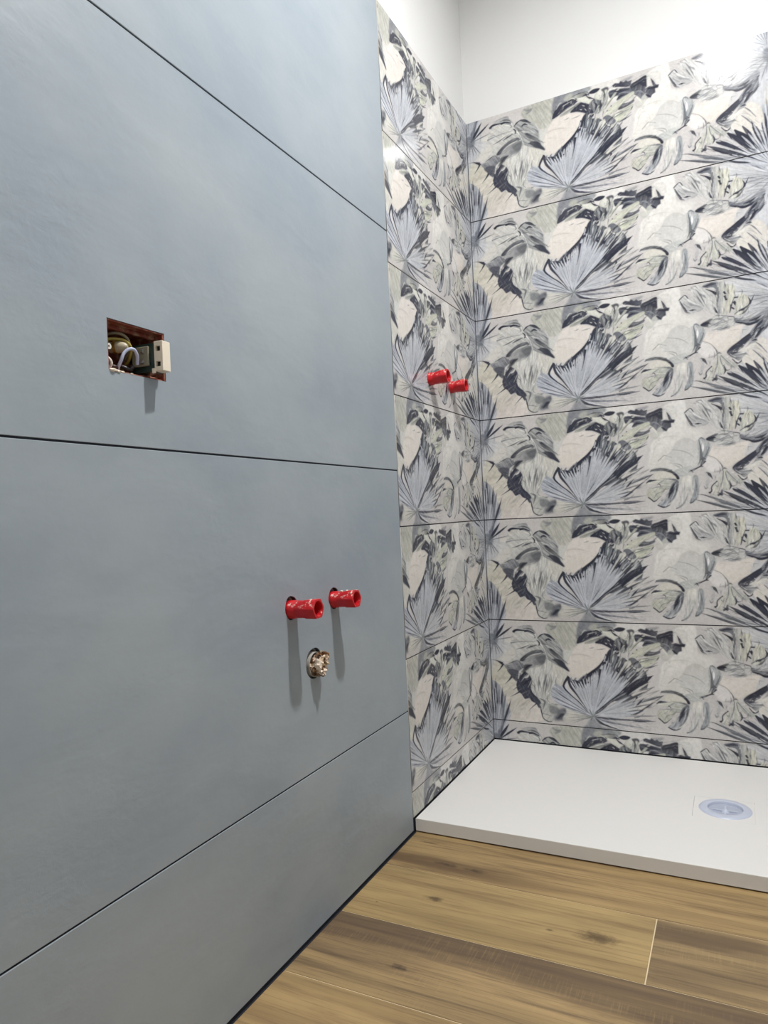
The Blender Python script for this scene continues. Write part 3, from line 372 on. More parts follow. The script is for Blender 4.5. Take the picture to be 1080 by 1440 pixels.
# paper grain and small colour drift
yy, xx = np.mgrid[0:CH, 0:CW].astype(float)
art *= (1+.05*noise2(xx/7, yy/7, 4)+.05*noise2(xx/3, yy/3, 8))[..., None]
g = art.mean(2, keepdims=True); art = g+(art-g)*np.where(art[..., 2:] > art[..., :1], .48, .60)
art = 198+(art-198)*np.where(art < 198, 1.12, 1.0)
art = np.maximum(art, np.array([47, 49, 59])+.35*np.clip(art-20, 0, 60)); art = np.clip(art, 26, 245)
_b = (np.roll(art, 1, 0)+np.roll(art, -1, 0)+np.roll(art, 1, 1)+np.roll(art, -1, 1))/4; art = .5*art+.5*_b      # ink bleeds a little into the glaze
# ---------------------------------------------------------------- helpers
def tag(o, label=None, cat=None, group=None, kind=None):
    for k, v in (('label', label), ('category', cat), ('group', group), ('kind', kind)):
        if v: o[k] = v
    return o
def mesh(name, verts, faces, mat=None, parent=None, smooth_=False):
    m = bpy.data.meshes.new(name); m.from_pydata([tuple(v) for v in verts], [], faces); m.update()
    o = bpy.data.objects.new(name, m); COL.objects.link(o)
    if mat: m.materials.append(mat)
    if parent: o.parent = parent
    if smooth_:
        for f in m.polygons: f.use_smooth = True
    return o
def from_bm(name, bm, mat=None, parent=None, smooth_=False, loc=None):
    m = bpy.data.meshes.new(name); bm.normal_update(); bm.to_mesh(m); bm.free()
    o = bpy.data.objects.new(name, m); COL.objects.link(o)
    if mat: m.materials.append(mat)
    if parent: o.parent = parent
    if loc: o.location = loc
    if smooth_:
        for f in m.polygons: f.use_smooth = True
    return o
def empty(name, loc=(0, 0, 0)):
    o = bpy.data.objects.new(name, None); COL.objects.link(o); o.location = loc; return o
def add_box(bm, a, b):
    r = bmesh.ops.create_cube(bm, size=1.0)
    for v in r['verts']: v.co = Vector([a[k]+(b[k]-a[k])*(v.co[k]+.5) for k in range(3)])
    return r['verts']
def boxo(name, a, b, mat, parent=None, bev=0, seg=2):
    bm = bmesh.new(); add_box(bm, a, b)
    if bev: bmesh.ops.bevel(bm, geom=bm.edges[:]+bm.verts[:], offset=bev, segments=seg, affect='EDGES', profile=.6)
    return from_bm(name, bm, mat, parent)
def cyl_bm(r, d, n=48):
    bm = bmesh.new(); bmesh.ops.create_cone(bm, cap_ends=True, segments=n, radius1=r, radius2=r, depth=d); return bm
def cut(o, cutters):
    """boolean the cutters away and keep the result as plain mesh"""
    for c in cutters:
        md = o.modifiers.new('cut', 'BOOLEAN'); md.object = c; md.operation = 'DIFFERENCE'; md.solver = 'EXACT'
    bpy.context.view_layer.update()
    dg = bpy.context.evaluated_depsgraph_get(); m = bpy.data.meshes.new_from_object(o.evaluated_get(dg))
    o.modifiers.clear(); o.data = m
def lathe(name, prof, mat, parent=None, n=40, axis='X', loc=(0, 0, 0), smooth_=True, hexa=None):
    """prof = (distance along the axis, radius); hexa = set of profile rows that are six-sided"""
    V, Fc = [], []
    for i, (t, r) in enumerate(prof):
        for k in range(n):
            a = 2*math.pi*k/n; rr = r
            if hexa and i in hexa:
                b = (a % (math.pi/3))-math.pi/6; rr = min(r*1.06, r*.955/math.cos(b))
            c, s = rr*math.cos(a), rr*math.sin(a)
            V.append((t, c, s) if axis == 'X' else (c, s, t))
    for i in range(len(prof)-1):
        for k in range(n):
            k2 = (k+1) % n; Fc.append((i*n+k, i*n+k2, (i+1)*n+k2, (i+1)*n+k))
    o = mesh(name, V, Fc, mat, parent, smooth_); o.location = loc
    bm = bmesh.new(); bm.from_mesh(o.data); bmesh.ops.remove_doubles(bm, verts=bm.verts[:], dist=1e-6); bmesh.ops.recalc_face_normals(bm, faces=bm.faces[:]); bm.to_mesh(o.data); bm.free()
    if smooth_:
        for f in o.data.polygons: f.use_smooth = True
        o.data.set_sharp_from_angle(angle=math.radians(35))
    return o
def tube(name, pts, r, mat, parent=None, cyclic=False):
    cu = bpy.data.curves.new(name, 'CURVE'); cu.dimensions = '3D'; cu.bevel_depth = r; cu.bevel_resolution = 3; cu.use_fill_caps = True
    sp = cu.splines.new('BEZIER'); sp.bezier_points.add(len(pts)-1)
    for b, p in zip(sp.bezier_points, pts): b.co = p; b.handle_left_type = b.handle_right_type = 'AUTO'
    sp.use_cyclic_u = cyclic
    t = bpy.data.objects.new(name, cu); COL.objects.link(t); bpy.context.view_layer.update()
    m = bpy.data.meshes.new_from_object(t.evaluated_get(bpy.context.evaluated_depsgraph_get()))
    bpy.data.objects.remove(t)
    o = bpy.data.objects.new(name, m); COL.objects.link(o); m.materials.append(mat)
    for f in m.polygons: f.use_smooth = True
    if parent: o.parent = parent
    return o
def lin(c): return tuple(((v/255)/12.92 if v/255 <= .04045 else ((v/255+.055)/1.055)**2.4) for v in c)
class NT:
    """small node builder"""
    def __init__(s, name):
        s.m = bpy.data.materials.new(name); s.m.use_nodes = True; s.t = s.m.node_tree; s.b = s.t.nodes['Principled BSDF']
    def n(s, typ, ins={}, **kw):
        q = s.t.nodes.new(typ)
        for k, v in kw.items(): setattr(q, k, v)
        for k, v in ins.items(): s.put(q.inputs[k], v)
        return q
    def put(s, sock, v):
        if isinstance(v, bpy.types.NodeSocket): s.t.links.new(v, sock)
        else:
            if sock.type == 'RGBA' and len(v) == 3: v = (*v, 1)
            sock.default_value = v
    def set(s, **k):
        for a, v in k.items(): s.put(s.b.inputs[a.replace('_', ' ')], v)
        return s
    def mix(s, f, a, b, mode='MIX'):
        q = s.t.nodes.new('ShaderNodeMix'); q.data_type = 'RGBA'; q.blend_type = mode
        s.put(q.inputs[0], f); s.put(q.inputs[6], a); s.put(q.inputs[7], b); return q.outputs[2]
    def math(s, op, a, b=0., clamp=False):
        q = s.t.nodes.new('ShaderNodeMath'); q.operation = op; q.use_clamp = clamp; s.put(q.inputs[0], a); s.put(q.inputs[1], b); return q.outputs[0]
    def ramp(s, f, a, b):
        q = s.n('ShaderNodeMapRange', {0: f, 1: a, 2: b}, interpolation_type='SMOOTHSTEP'); return q.outputs[0]
    def noise(s, vec, scale, detail=4, rough=.55, dist=0):
        return s.n('ShaderNodeTexNoise', {'Vector': vec, 'Scale': scale, 'Detail': detail, 'Roughness': rough, 'Distortion': dist}).outputs['Fac']
    def coord(s, scale=(1, 1, 1), loc=(0, 0, 0), out='Object'):
        c = s.n('ShaderNodeTexCoord'); return s.n('ShaderNodeMapping', {'Vector': c.outputs[out], 'Scale': scale, 'Location': loc}).outputs[0]
    def bump(s, h, strength, dist=.001):
        s.put(s.b.inputs['Normal'], s.n('ShaderNodeBump', {'Height': h, 'Strength': strength, 'Distance': dist}).outputs[0]); return s
def plain(name, c, rough=.5, **k): return NT(name).set(Base_Color=lin(c), Roughness=rough, **k).m
# ---------------------------------------------------------------- materials
# blue grey stone-look tile: soft clouds, faint trowelled relief
t = NT('blue_tile'); v = t.coord(); vs = t.coord((1, 1.0, 1.6))
c1 = t.mix(t.ramp(t.noise(vs, 2.2, 5), .3, .7), lin((145, 155, 164)), lin((160, 168, 173)))
c1 = t.mix(t.math('MULTIPLY', t.ramp(t.noise(vs, 9, 6, .6), .5, .78), .35), c1, lin((158, 166, 171)))
rel = t.math('MULTIPLY', t.noise(t.coord((1, 1.3, 2.0)), 20, 5, .6, .5), t.math('MULTIPLY', t.ramp(t.noise(v, 4, 3), .48, .7), .38))
hh = t.math('ADD', rel, t.math('ADD', t.math('MULTIPLY', t.noise(t.coord((1, 1.0, 2.2)), 5, 4, .5, .3), 1.), t.math('MULTIPLY', t.noise(v, 60, 3), .1)))
M_BLUE = t.set(Base_Color=c1, Roughness=t.math('ADD', .36, t.math('MULTIPLY', t.noise(vs, 6, 4), .12)), Specular_IOR_Level=.3).bump(hh, .34, .006).m
t = NT('printed_tile'); at = t.n('ShaderNodeVertexColor', layer_name='print')
M_PRINT = t.set(Base_Color=at.outputs[0], Roughness=.12, Specular_IOR_Level=.3).m
M_EDGE = plain('tile_body', (196, 190, 180), .7)
M_GROUT = plain('dark_grout', (30, 34, 44), .85)
t = NT('white_plaster'); v = t.coord(out='Object'); M_PLASTER = t.set(Base_Color=t.mix(t.noise(v, 3, 3), lin((222, 222, 221)), lin((227, 227, 226))), Roughness=.85).bump(t.noise(v, 90, 5), .12, .002).m
M_CEIL = plain('white_ceiling', (226, 226, 224), .9)
t = NT('tray_resin'); v = t.coord(); M_TRAY = t.set(Base_Color=t.mix(t.noise(v, 2.5, 3), lin((226, 224, 220)), lin((230, 228, 225))), Roughness=.5, Specular_IOR_Level=.35).bump(t.noise(v, 240, 3), .05, .0008).m
M_FLOORGROUT = plain('sand_grout', (222, 204, 168), .9)
M_MORTAR = plain('grey_mortar', (120, 116, 110), .95)
def wood(name, light, dark, bands, knots=(), off=0., saw=0.):
    """oak-look plank; bands = (y0, y1, strength, x fade start, x fade end) darker heartwood streaks, knots = (x, y, rx, ry) in metres on the floor"""
    t = NT(name); w = t.coord((1, 1, 1), (off*0, 0, 0)); sp = t.n('ShaderNodeSeparateXYZ', {0: w}); X, Y = sp.outputs[0], sp.outputs[1]
    g1 = t.coord((2.2, 34, 1), (off, off*.7, 0)); g2 = t.coord((5, 190, 1), (off, 0, 0)); g0 = t.coord((1.3, 7, 1), (off*1.7, off, 0))
    wob = t.math('MULTIPLY', t.math('SUBTRACT', t.noise(g0, 2.2, 3), .5), .07)
    yw = t.math('ADD', Y, wob)
    c = t.mix(t.ramp(t.noise(g0, 1.6, 4), .35, .68), lin(light), lin([l*.86 for l in light]))
    c = t.mix(t.math('MULTIPLY', t.ramp(t.noise(g1, 1, 6, .65, .6), .45, .72), .7), c, lin(dark))
    for (y0, y1, st, xa, xb) in bands:
        f = t.math('MULTIPLY', t.ramp(yw, y0-.012, y0+.012), t.math('SUBTRACT', 1., t.ramp(yw, y1-.012, y1+.012)))
        if xa is not None: f = t.math('MULTIPLY', f, t.ramp(X, xa, xb))
        f = t.math('MULTIPLY', f, t.math('ADD', .45, t.noise(g1, 2, 5, .7)), True)
        c = t.mix(t.math('MULTIPLY', f, st, True), c, lin(dark))
    for (kx, ky, rx, ry) in knots:
        dx = t.math('DIVIDE', t.math('SUBTRACT', X, kx), rx); dy = t.math('DIVIDE', t.math('SUBTRACT', yw, ky), ry)
        r = t.math('SQRT', t.math('ADD', t.math('MULTIPLY', dx, dx), t.math('MULTIPLY', dy, dy)))
        r = t.math('ADD', r, t.math('MULTIPLY', t.math('SUBTRACT', t.noise(w, 45, 5, .65), .5), 1.6))
        c = t.mix(t.math('MULTIPLY', t.math('SUBTRACT', 1., t.ramp(r, .1, 1.)), .85), c, lin([d*.72 for d in dark]))
    fine = t.math('MULTIPLY', t.ramp(t.noise(g2, 1, 5, .65), .47, .7), .45); c = t.mix(fine, c, lin([d*.9 for d in dark]))
    if saw:
        sw = t.math('MULTIPLY', t.ramp(t.noise(t.coord((330, 16, 1), (off, 0, 0)), 1, 3), .5, .7), t.ramp(t.noise(g0, 2.6, 3), .45, .65)); c = t.mix(t.math('MULTIPLY', sw, saw), c, lin([min(255, l*1.05) for l in light]))
    return t.set(Base_Color=c, Roughness=t.math('ADD', .42, t.math('MULTIPLY', t.noise(g1, 1, 4), .15)), Specular_IOR_Level=.4).bump(t.noise(g2, 1, 4), .12, .0015).m
# ---------------------------------------------------------------- printed tiles: the design sampled onto fine grids
def srgb2lin(a): return np.where(a <= .04045, a/12.92, ((a+.055)/1.055)**2.4)
art_l = srgb2lin(np.clip(art*PRINT_GAIN, 0, 250)/255.)
GS = 2; art_l = art_l.reshape(CH//GS, GS, CW//GS, GS, 3).mean((1, 3)); AH, AW = art_l.shape[:2]; CELL = DS*GS
def print_mesh(name, u0, u1, v0, v1, thick=.009):
    """a tile in its own frame: x along the print, z up, front face at y=0, origin at the top left corner"""
    nx = max(2, int(round((u1-u0)/CELL))+1); nz = max(2, int(round((v1-v0)/CELL))+1)
    us = np.linspace(u0, u1, nx); vs_ = np.linspace(v0, v1, nz); uu, vv = np.meshgrid(us, vs_)
    def samp(a, b):
        x = a/CELL-.5; y = b/CELL-.5; xi = np.floor(x).astype(int); yi = np.floor(y).astype(int); fx = (x-xi)[..., None]; fy = (y-yi)[..., None]
        g = lambda i, j: art_l[(yi+j) % AH, (xi+i) % AW]
        return (g(0,0)*(1-fx)+g(1,0)*fx)*(1-fy)+(g(0,1)*(1-fx)+g(1,1)*fx)*fy
    col = np.ones((nx*nz+8, 4), np.float32); col[:nx*nz, :3] = samp(uu, vv).reshape(-1, 3); col[nx*nz:, :3] = .5
    W_, H_ = u1-u0, v1-v0
    co = np.zeros((nx*nz+8, 3), np.float32); co[:nx*nz, 0] = (uu-u0).ravel(); co[:nx*nz, 2] = -(vv-v0).ravel()
    co[nx*nz:] = [(0,0,0), (W_,0,0), (W_,0,-H_), (0,0,-H_), (0,thick,0), (W_,thick,0), (W_,thick,-H_), (0,thick,-H_)]
    i, j = np.meshgrid(np.arange(nx-1), np.arange(nz-1)); a = (j*nx+i).ravel()
    q = np.stack([a, a+nx, a+nx+1, a+1], 1); s = nx*nz
    side = np.array([(0,1,5,4), (1,2,6,5), (2,3,7,6), (3,0,4,7), (4,5,6,7)])+s
    q = np.vstack([q, side]).astype(np.int32); m = bpy.data.meshes.new(name)
    m.vertices.add(len(co)); m.vertices.foreach_set('co', co.ravel()); m.loops.add(q.size); m.loops.foreach_set('vertex_index', q.ravel())
    m.polygons.add(len(q)); m.polygons.foreach_set('loop_start', np.arange(len(q), dtype=np.int32)*4)
    mi = np.zeros(len(q), np.int32); mi[-5:] = 1; m.materials.append(M_PRINT); m.materials.append(M_EDGE); m.polygons.foreach_set('material_index', mi)
    m.update(calc_edges=True); ca = m.color_attributes.new('print', 'FLOAT_COLOR', 'POINT'); ca.data.foreach_set('color', col.ravel()); m.validate(); return m
def place(name, m, loc, rz, parent):
    o = bpy.data.objects.new(name, m); COL.objects.link(o); o.location = loc; o.rotation_euler = (0, 0, rz); o.parent = parent; return o
# ---------------------------------------------------------------- room shell
RX, RY0, RZ = 1.42, -2.62, 2.78            # room: x 0..RX, y RY0..0, z 0..RZ
JT = .0030                                  # joint width
SEAM, Z6, TOP = -.6535, .0993, .0993+6*TH
TRAY_TOP, TRAY_FRONT = .034, -.646
def struct(o): o['kind'] = 'structure'; return o
wall_left = struct(boxo('wall_left', (-.16, RY0-.16, -.01), (-.010, .16, RZ), M_PLASTER))
wall_back = struct(boxo('wall_back', (-.010, .010, -.01), (RX+.16, .16, RZ), M_PLASTER))
wall_right = struct(boxo('wall_right', (RX+.010, RY0-.16, -.01), (RX+.16, .010, RZ), M_PLASTER))
wall_front = struct(boxo('wall_front', (-.010, RY0-.16, -.01), (RX+.010, RY0, RZ), M_PLASTER))
ceiling = struct(boxo('ceiling', (-.16, RY0-.16, RZ), (RX+.16, .16, RZ+.1), M_CEIL))
floor = struct(boxo('floor', (-.16, RY0-.16, -.12), (RX+.16, .16, -.0101), M_MORTAR))
# openings in the left wall: socket box, two water pipes, drain; two water pipes in the shower
SOCK = (-1.546, -1.440, 1.001, 1.072)
PIPES = [(-1.141, .622), (-.987, .621), (-.417, 1.163), (-.256, 1.163)]
WASTE = (-1.072, .508)
cutters = []
def cutter_box(a, b): o = boxo('cutter', a, b, None); cutters.append(o); return o
def cutter_cyl(y, z, r, x0=-.09, x1=.02, wob=0, seed=0):
    bm = cyl_bm(r, x1-x0, 40)
    rr = random.Random(seed); ph = [rr.uniform(0, 6.28) for _ in range(3)]
    for v in bm.verts:
        a = math.atan2(v.co.y, v.co.x); k = 1+wob*(.5*math.sin(2*a+ph[0])+.3*math.sin(3*a+ph[1])+.3*math.sin(5*a+ph[2])); v.co.x *= k; v.co.y *= k
    bmesh.ops.rotate(bm, verts=bm.verts, cent=(0, 0, 0), matrix=Matrix.Rotation(math.pi/2, 3, 'Y')); bmesh.ops.translate(bm, verts=bm.verts, vec=((x0+x1)/2, y, z))
    o = from_bm('cutter', bm); cutters.append(o); return o
c_sock = cutter_box((-.075, SOCK[0], SOCK[2]), (.02, SOCK[1], SOCK[3]))
c_pipe = [cutter_cyl(PIPES[k][0], PIPES[k][1]+.003, .0215 if k < 2 else .019, wob=.06, seed=k+3) for k in range(4)]
c_waste = cutter_cyl(WASTE[0], WASTE[1], .0295, wob=.04, seed=9)
cut(wall_left, [c_sock]+c_pipe+[c_waste])
# dark grout beds, a little behind the tile faces
def grout(name, a, b, parent): return boxo('grout', a, b, M_GROUT, parent)
g_left = grout('grout', (-.0099, RY0+.001, -.009), (-.0018, .0, TOP-.004), wall_left)
cut(g_left, [c_sock]+c_pipe+[c_waste])
grout('grout', (.0, .0016, TRAY_TOP-.03), (RX, .0099, TOP-.004), wall_back)
grout('grout', (RX+.0016, RY0+.001, -.009), (RX+.0099, .0, TOP-.004), wall_right)
# blue tiles on the left wall: cut bottom course, two full courses, top course
def blue_tile(y0, y1, z0, z1, x0, x1, parent, cutl=()):
    o = boxo('tile', (x0, y0, z0), (x1, y1, z1), M_BLUE, None, .0006, 1)
    if cutl: cut(o, cutl)
    o.parent = parent; return o
ZJ = [.006-JT/2, .3020, .8990, 1.4960, TOP+JT/2]
for k in range(4):
    z0, z1 = ZJ[k]+JT/2, ZJ[k+1]-JT/2
    blue_tile(SEAM-1.2+JT/2, SEAM-JT/2, z0, z1, -.0095, 0, wall_left, [c_pipe[0], c_pipe[1], c_waste] if k == 1 else [c_sock] if k == 2 else ())
    blue_tile(RY0+.004, SEAM-1.2-JT/2, z0, z1, -.0095, 0, wall_left)
    for (ya, yb) in ((SEAM-1.2+JT/2, SEAM-JT/2), (RY0+.004, SEAM-1.2-JT/2)): blue_tile(ya, yb, z0, z1, RX, RX+.0095, wall_right)
# printed tiles
hj = JT/2; XB = 1.0                         # upright joint of the back wall
pm_back = print_mesh('printed_tile', .0015, XB-hj, hj, TH-hj); pm_back2 = print_mesh('printed_tile', XB-TP+hj, RX-TP-.0015, hj, TH-hj)
us = TP+SEAM
pm_side = print_mesh('printed_tile', us+hj, TP-.0015, hj, TH-hj)
VB = Z6-TRAY_TOP-.003
pb_back = print_mesh('printed_tile', .0015, XB-hj, hj, VB); pb_back2 = print_mesh('printed_tile', XB-TP+hj, RX-TP-.0015, hj, VB); pb_side = print_mesh('printed_tile', us+hj, TP-.0015, hj, VB)
for k in range(7):
    zt = Z6+(6-k)*TH-hj; last = k == 6
    place('tile', pb_back if last else pm_back, (.0015, 0, zt), 0, wall_back)
    place('tile', pb_back2 if last else pm_back2, (XB+hj, 0, zt), 0, wall_back)
    o = place('tile', pb_side if last else pm_side, (0, SEAM+hj, zt), math.pi/2, wall_left)
    if zt-TH < PIPES[2][1] < zt:            # the tile drilled for the shower pipes
        m = pm_side.copy(); o.data = m; bm = bmesh.new(); bm.from_mesh(m)
        kill = [v for v in bm.verts if v.co.y < .005 and any(math.hypot(v.co.x+SEAM+hj-a, v.co.z+zt-b) < .0175 for a, b in PIPES[2:])]
        bmesh.ops.delete(bm, geom=kill, context='VERTS'); bm.to_mesh(m); bm.free()
    place('tile', pb_side if last else pm_side, (RX, -.0015, zt), -math.pi/2, wall_right)
# ---------------------------------------------------------------- floor of wood-look planks
PY = [-.6145, -.8158, -1.0165, -1.2175]+[-1.2175-.2012*k for k in range(1, 7)]+[RY0]
GJ = .0022
boxo('grout', (0, RY0, -.0101), (RX, TRAY_FRONT+.05, -.0012), M_FLOORGROUT, floor)
W = [wood('oak_a', (176, 148, 102), (100, 78, 56), [(-.805, -.745, .8, .50, .12), (-.69, -.675, .4, .1, .5), (-.80, -.77, .35, None, 0)], [(.055, -.685, .03, .010), (.20, -.765, .035, .012), (.13, -.768, .04, .014)], 1.3),
     wood('oak_b', (184, 157, 108), (116, 92, 64), [(-.995, -.97, .3, None, 0)], [(.40, -.925, .010, .006), (.49, -.925, .055, .022), (.16, -.905, .03, .012), (.055, -.965, .005, .003)], 4.1),
     wood('oak_c', (172, 146, 104), (98, 80, 62), [(-.875, -.825, .8, .95, .7), (-.97, -.935, .45, None, 0)], [], 7.7, .25),
     wood('oak_d', (178, 150, 106), (92, 75, 60), [(-1.10, -1.01, .75, None, 0), (-1.065, -1.01, .5, .62, .3), (-1.15, -1.08, .5, .35, .12)], [(.185, -1.125, .028, .010)], 11.2, .22),
     wood('oak_e', (182, 153, 106), (114, 90, 66), [(-1.34, -1.30, .4, None, 0)], [], 15.9)]
rows = [[(0, 1.19, 0), (1.19, RX, 1)], [(0, .5785, 1), (.5785, RX, 2)], [(0, 1.02, 3), (1.02, RX, 0)], [(0, .84, 4), (.84, RX, 1)]]
rp = random.Random(3)
for k in range(len(PY)-1):
    segs = rows[k] if k < 4 else [(0, x, rp.choice((0, 1, 4))) for x in (rp.uniform(.3, 1.1),)]
    if k >= 4: segs = segs+[(segs[0][1], RX, rp.choice((1, 4)))]
    for (xa, xb, wi) in segs:
        ya, yb = PY[k+1]+GJ/2, PY[k]-GJ/2
        if k == 0: yb = TRAY_FRONT+.03
        o = boxo('plank', (xa+(GJ/2 if xa else .0035), ya, -.0095), (xb-(GJ/2 if xb < RX else .0035), yb, 0), W[wi], floor, .0005, 1)
        if k >= 4:                              # rows behind the camera: the same boards, shifted grain
            dy = PY[k]-PY[1 if wi == 1 else 3 if wi == 4 else 0]
            for v in o.data.vertices: v.co.y -= dy
            o.location.y = dy
boxo('grout', (0, RY0, -.0101), (.0034, TRAY_FRONT, -.0004), M_GROUT, floor)
# ---------------------------------------------------------------- ceiling bulb that lights the room
lamp = empty('ceiling_downlight', (BULB[0], BULB[1], RZ)); tag(lamp, 'small round white downlight mounted on the ceiling', 'lamp')
M_WHITEPLASTIC = plain('white_plastic', (232, 230, 224), .4)
lathe('lamp_housing', [(0, 0), (0, .062), (-.05, .060), (-.057, .058), (-.057, .0485), (-.044, .0485), (-.044, 0)], M_WHITEPLASTIC, lamp, axis='Z')
tb = NT('lit_diffuser'); tb.t.nodes.remove(tb.b); em = tb.n('ShaderNodeEmission', {0: BULB_COLOR, 1: BULB_STRENGTH}); tb.t.links.new(em.outputs[0], tb.t.nodes['Material Output'].inputs[0])
lathe('diffuser', [(-.0445, .047), (-.0465, .0465), (-.0475, .044), (-.0475, 0)], tb.m, lamp, axis='Z', n=32)
# ---------------------------------------------------------------- shower tray and its drain
tray = empty('shower_tray', (.71, -.32, 0)); tag(tray, 'low white resin shower tray filling the niche below the leaf tiles', 'shower tray')
DC, DR = (.692, -.334), .0595
bm = bmesh.new(); add_box(bm, (.0025, TRAY_FRONT, .0035), (RX-.0025, -.0025, TRAY_TOP))
fe = [e for e in bm.edges if all(v.co.z > .02 for v in e.verts)]
bmesh.ops.bevel(bm, geom=fe, offset=.0022, segments=3, affect='EDGES', profile=.6)
body = from_bm('tray_body', bm, M_TRAY)
SQ = (.6205, .7565, -.399, -.272)
c1_ = boxo('cutter', (SQ[0], SQ[2], TRAY_TOP-.003), (SQ[1], SQ[3], TRAY_TOP+.01), None); cutters.append(c1_)
c2_ = from_bm('cutter', cyl_bm(.048, .05, 48), loc=(DC[0], DC[1], TRAY_TOP)); cutters.append(c2_)
cut(body, [c1_, c2_]); body.parent = tray; body.matrix_parent_inverse = Matrix.Translation((-.71, .32, 0))
pl = boxo('drain_plate', (SQ[0]+.0009, SQ[2]+.0004, TRAY_TOP-.003), (SQ[1]-.0009, SQ[3]-.0004, TRAY_TOP-.0001), M_TRAY); cut(pl, [c2_]); pl.parent = tray; pl.matrix_parent_inverse = Matrix.Translation((-.71, .32, 0))
M_DRAIN = plain('pale_blue_plastic', (198, 204, 220), .32); M_DRAINDARK = plain('drain_cup', (176, 182, 198), .4)
drain = lathe('drain_flange', [(-.016, .0385), (.0005, .0385), (.0032, .0400), (.0040, .043), (.0036, .052), (.0022, .0575), (0, .0595), (-.0004, .0585), (-.0004, .047), (-.016, .047)], M_DRAIN, tray, n=64, axis='Z', loc=(DC[0]-.71, DC[1]+.32, TRAY_TOP)); drain['label'] = 'round pale blue plastic drain cover'
lathe('drain_cup', [(-.0065, 0), (-.0062, .012), (-.0045, .030), (-.0035, .0384)], M_DRAINDARK, drain, n=48, axis='Z')
lathe('pull_knob', [(-.0066, .010), (-.003, .007), (.0005, .003), (.001, 0)], M_DRAIN, drain, n=24, axis='Z')
bmr = bmesh.new(); add_box(bmr, (-.028, -.002, -.0062), (.028, .002, -.0025)); from_bm('cross_rib', bmr, M_DRAIN, drain); bmr = bmesh.new(); add_box(bmr, (-.002, -.028, -.0062), (.002, .028, -.0028)); from_bm('cross_rib', bmr, M_DRAIN, drain)
# ---------------------------------------------------------------- red pipe plugs
t = NT('red_plastic'); v = t.coord(); n1 = t.noise(v, 95, 5, .65); n2 = t.noise(v, 40, 3)
chip_glint = t.math('MULTIPLY', t.ramp(n1, .54, .62), t.ramp(t.n('ShaderNodeSeparateXYZ', {0: t.n('ShaderNodeNewGeometry').outputs['Normal']}).outputs[2], .25, .6))  # pale flecks on upward faces: plaster residue plus highlights painted into the colour
M_RED = t.set(Base_Color=t.mix(chip_glint, t.mix(n2, lin((176, 12, 24)), lin((206, 30, 38))), lin((236, 200, 190))), Roughness=.36).bump(n1, .2, .001).m
M_REDIN = plain('red_plastic_bore', (150, 14, 22), .5)
t = NT('plaster_crumb'); v = t.coord(); M_CRUMB = t.set(Base_Color=t.mix(t.noise(v, 120, 4), lin((214, 196, 176)), lin((240, 228, 214))), Roughness=.9).bump(t.noise(v, 300, 4), .5, .002).m
def lump(name, pts, r, mat, parent=None, seed=0, amp=.4, sub=2):
    """rough crumb: noise-displaced ball stretched over pts radii"""
    bm = bmesh.new(); bmesh.ops.create_icosphere(bm, subdivisions=sub, radius=1)
    for v in bm.verts:
        n = mnoise.noise(v.co*1.7+Vector((seed*3.1, seed, 0)))*amp+mnoise.noise(v.co*4+Vector((seed, 7, seed)))*amp*.6
        v.co = Vector([v.co[k]*(1+n)*r[k]+pts[k] for k in range(3)])
    return from_bm(name, bm, mat, parent)
def plug(y, z, length, r, label, group, seed, tilt=(0, 0)):
    o = empty('pipe_plug', (0, y, z)); tag(o, label, 'pipe plug', group); o.rotation_euler = (0, tilt[0], tilt[1])
    L = length
    lathe('collar', [(-.05, r*.80), (-.03, r*.96), (.010, r*.96), (.012, r*.9), (.016, r*.9)], M_RED, o)
    lathe('hex_body', [(.014, r*.86), (.017, r*.93), (L*.55, r*.93), (L*.60, r*1.0), (L*.97, r*1.04), (L, r*1.0), (L, r*.80), (L*.93, r*.74), (L*.45, r*.70), (L*.45, 0)], M_RED, o, hexa={2, 3, 4, 5})
    rr = random.Random(seed)
    for k in range(4):
        a = rr.uniform(.5, 2.4); xx_ = L*rr.uniform(.15, .95)
        lump('plaster_crumb', (xx_, r*.97*math.cos(a), r*.97*math.sin(a)), (.004*rr.uniform(.6, 1.5), .0025, .0016), M_CRUMB, o, seed*10+k)
    return o
G1, G2 = 'red plugs of the basin supply', 'red plugs of the shower supply'
plug(*PIPES[0], .059, .0178, 'red plastic pipe plug on the blue wall, on the socket box side of its pair', G1, 1, (-.045, 0))
plug(*PIPES[1], .054, .0175, 'red plastic pipe plug on the blue wall, on the leaf tile side of its pair', G1, 2, (-.05, .0))
plug(*PIPES[2], .056, .0185, 'red plastic pipe plug in the leaf tiles, nearer the blue wall', G2, 3, (-.05, 0))
plug(*PIPES[3], .050, .0182, 'red plastic pipe plug in the leaf tiles, nearer the room corner', G2, 4, (-.03, 0))
# ---------------------------------------------------------------- drain stub stuffed with crumpled paper
M_PIPE = plain('grey_pipe', (176, 172, 164), .5)
t = NT('crumpled_paper'); v = t.coord(); n1 = t.noise(v, 55, 5, .7, 1.)
M_PAPER = t.set(Base_Color=t.mix(t.ramp(n1, .46, .56), t.mix(t.ramp(t.noise(v, 130, 3), .4, .6), lin((58, 36, 22)), lin((128, 88, 52))), lin((232, 210, 184))), Roughness=.85).bump(t.noise(v, 160, 5), .6, .003).m
st = empty('drain_stub', (0, WASTE[0], WASTE[1])); tag(st, 'open waste pipe stub below the red plugs, stuffed with crumpled paper', 'pipe')
lathe('pipe_ring', [(-.06, .0225), (.002, .0225), (.0025, .0242), (-.06, .0242)], M_PIPE, st).location = (0, .003, -.003)
lump('paper_wad', (.004, .004, -.004), (.020, .0165, .0200), M_PAPER, st, 5, .55, 4)
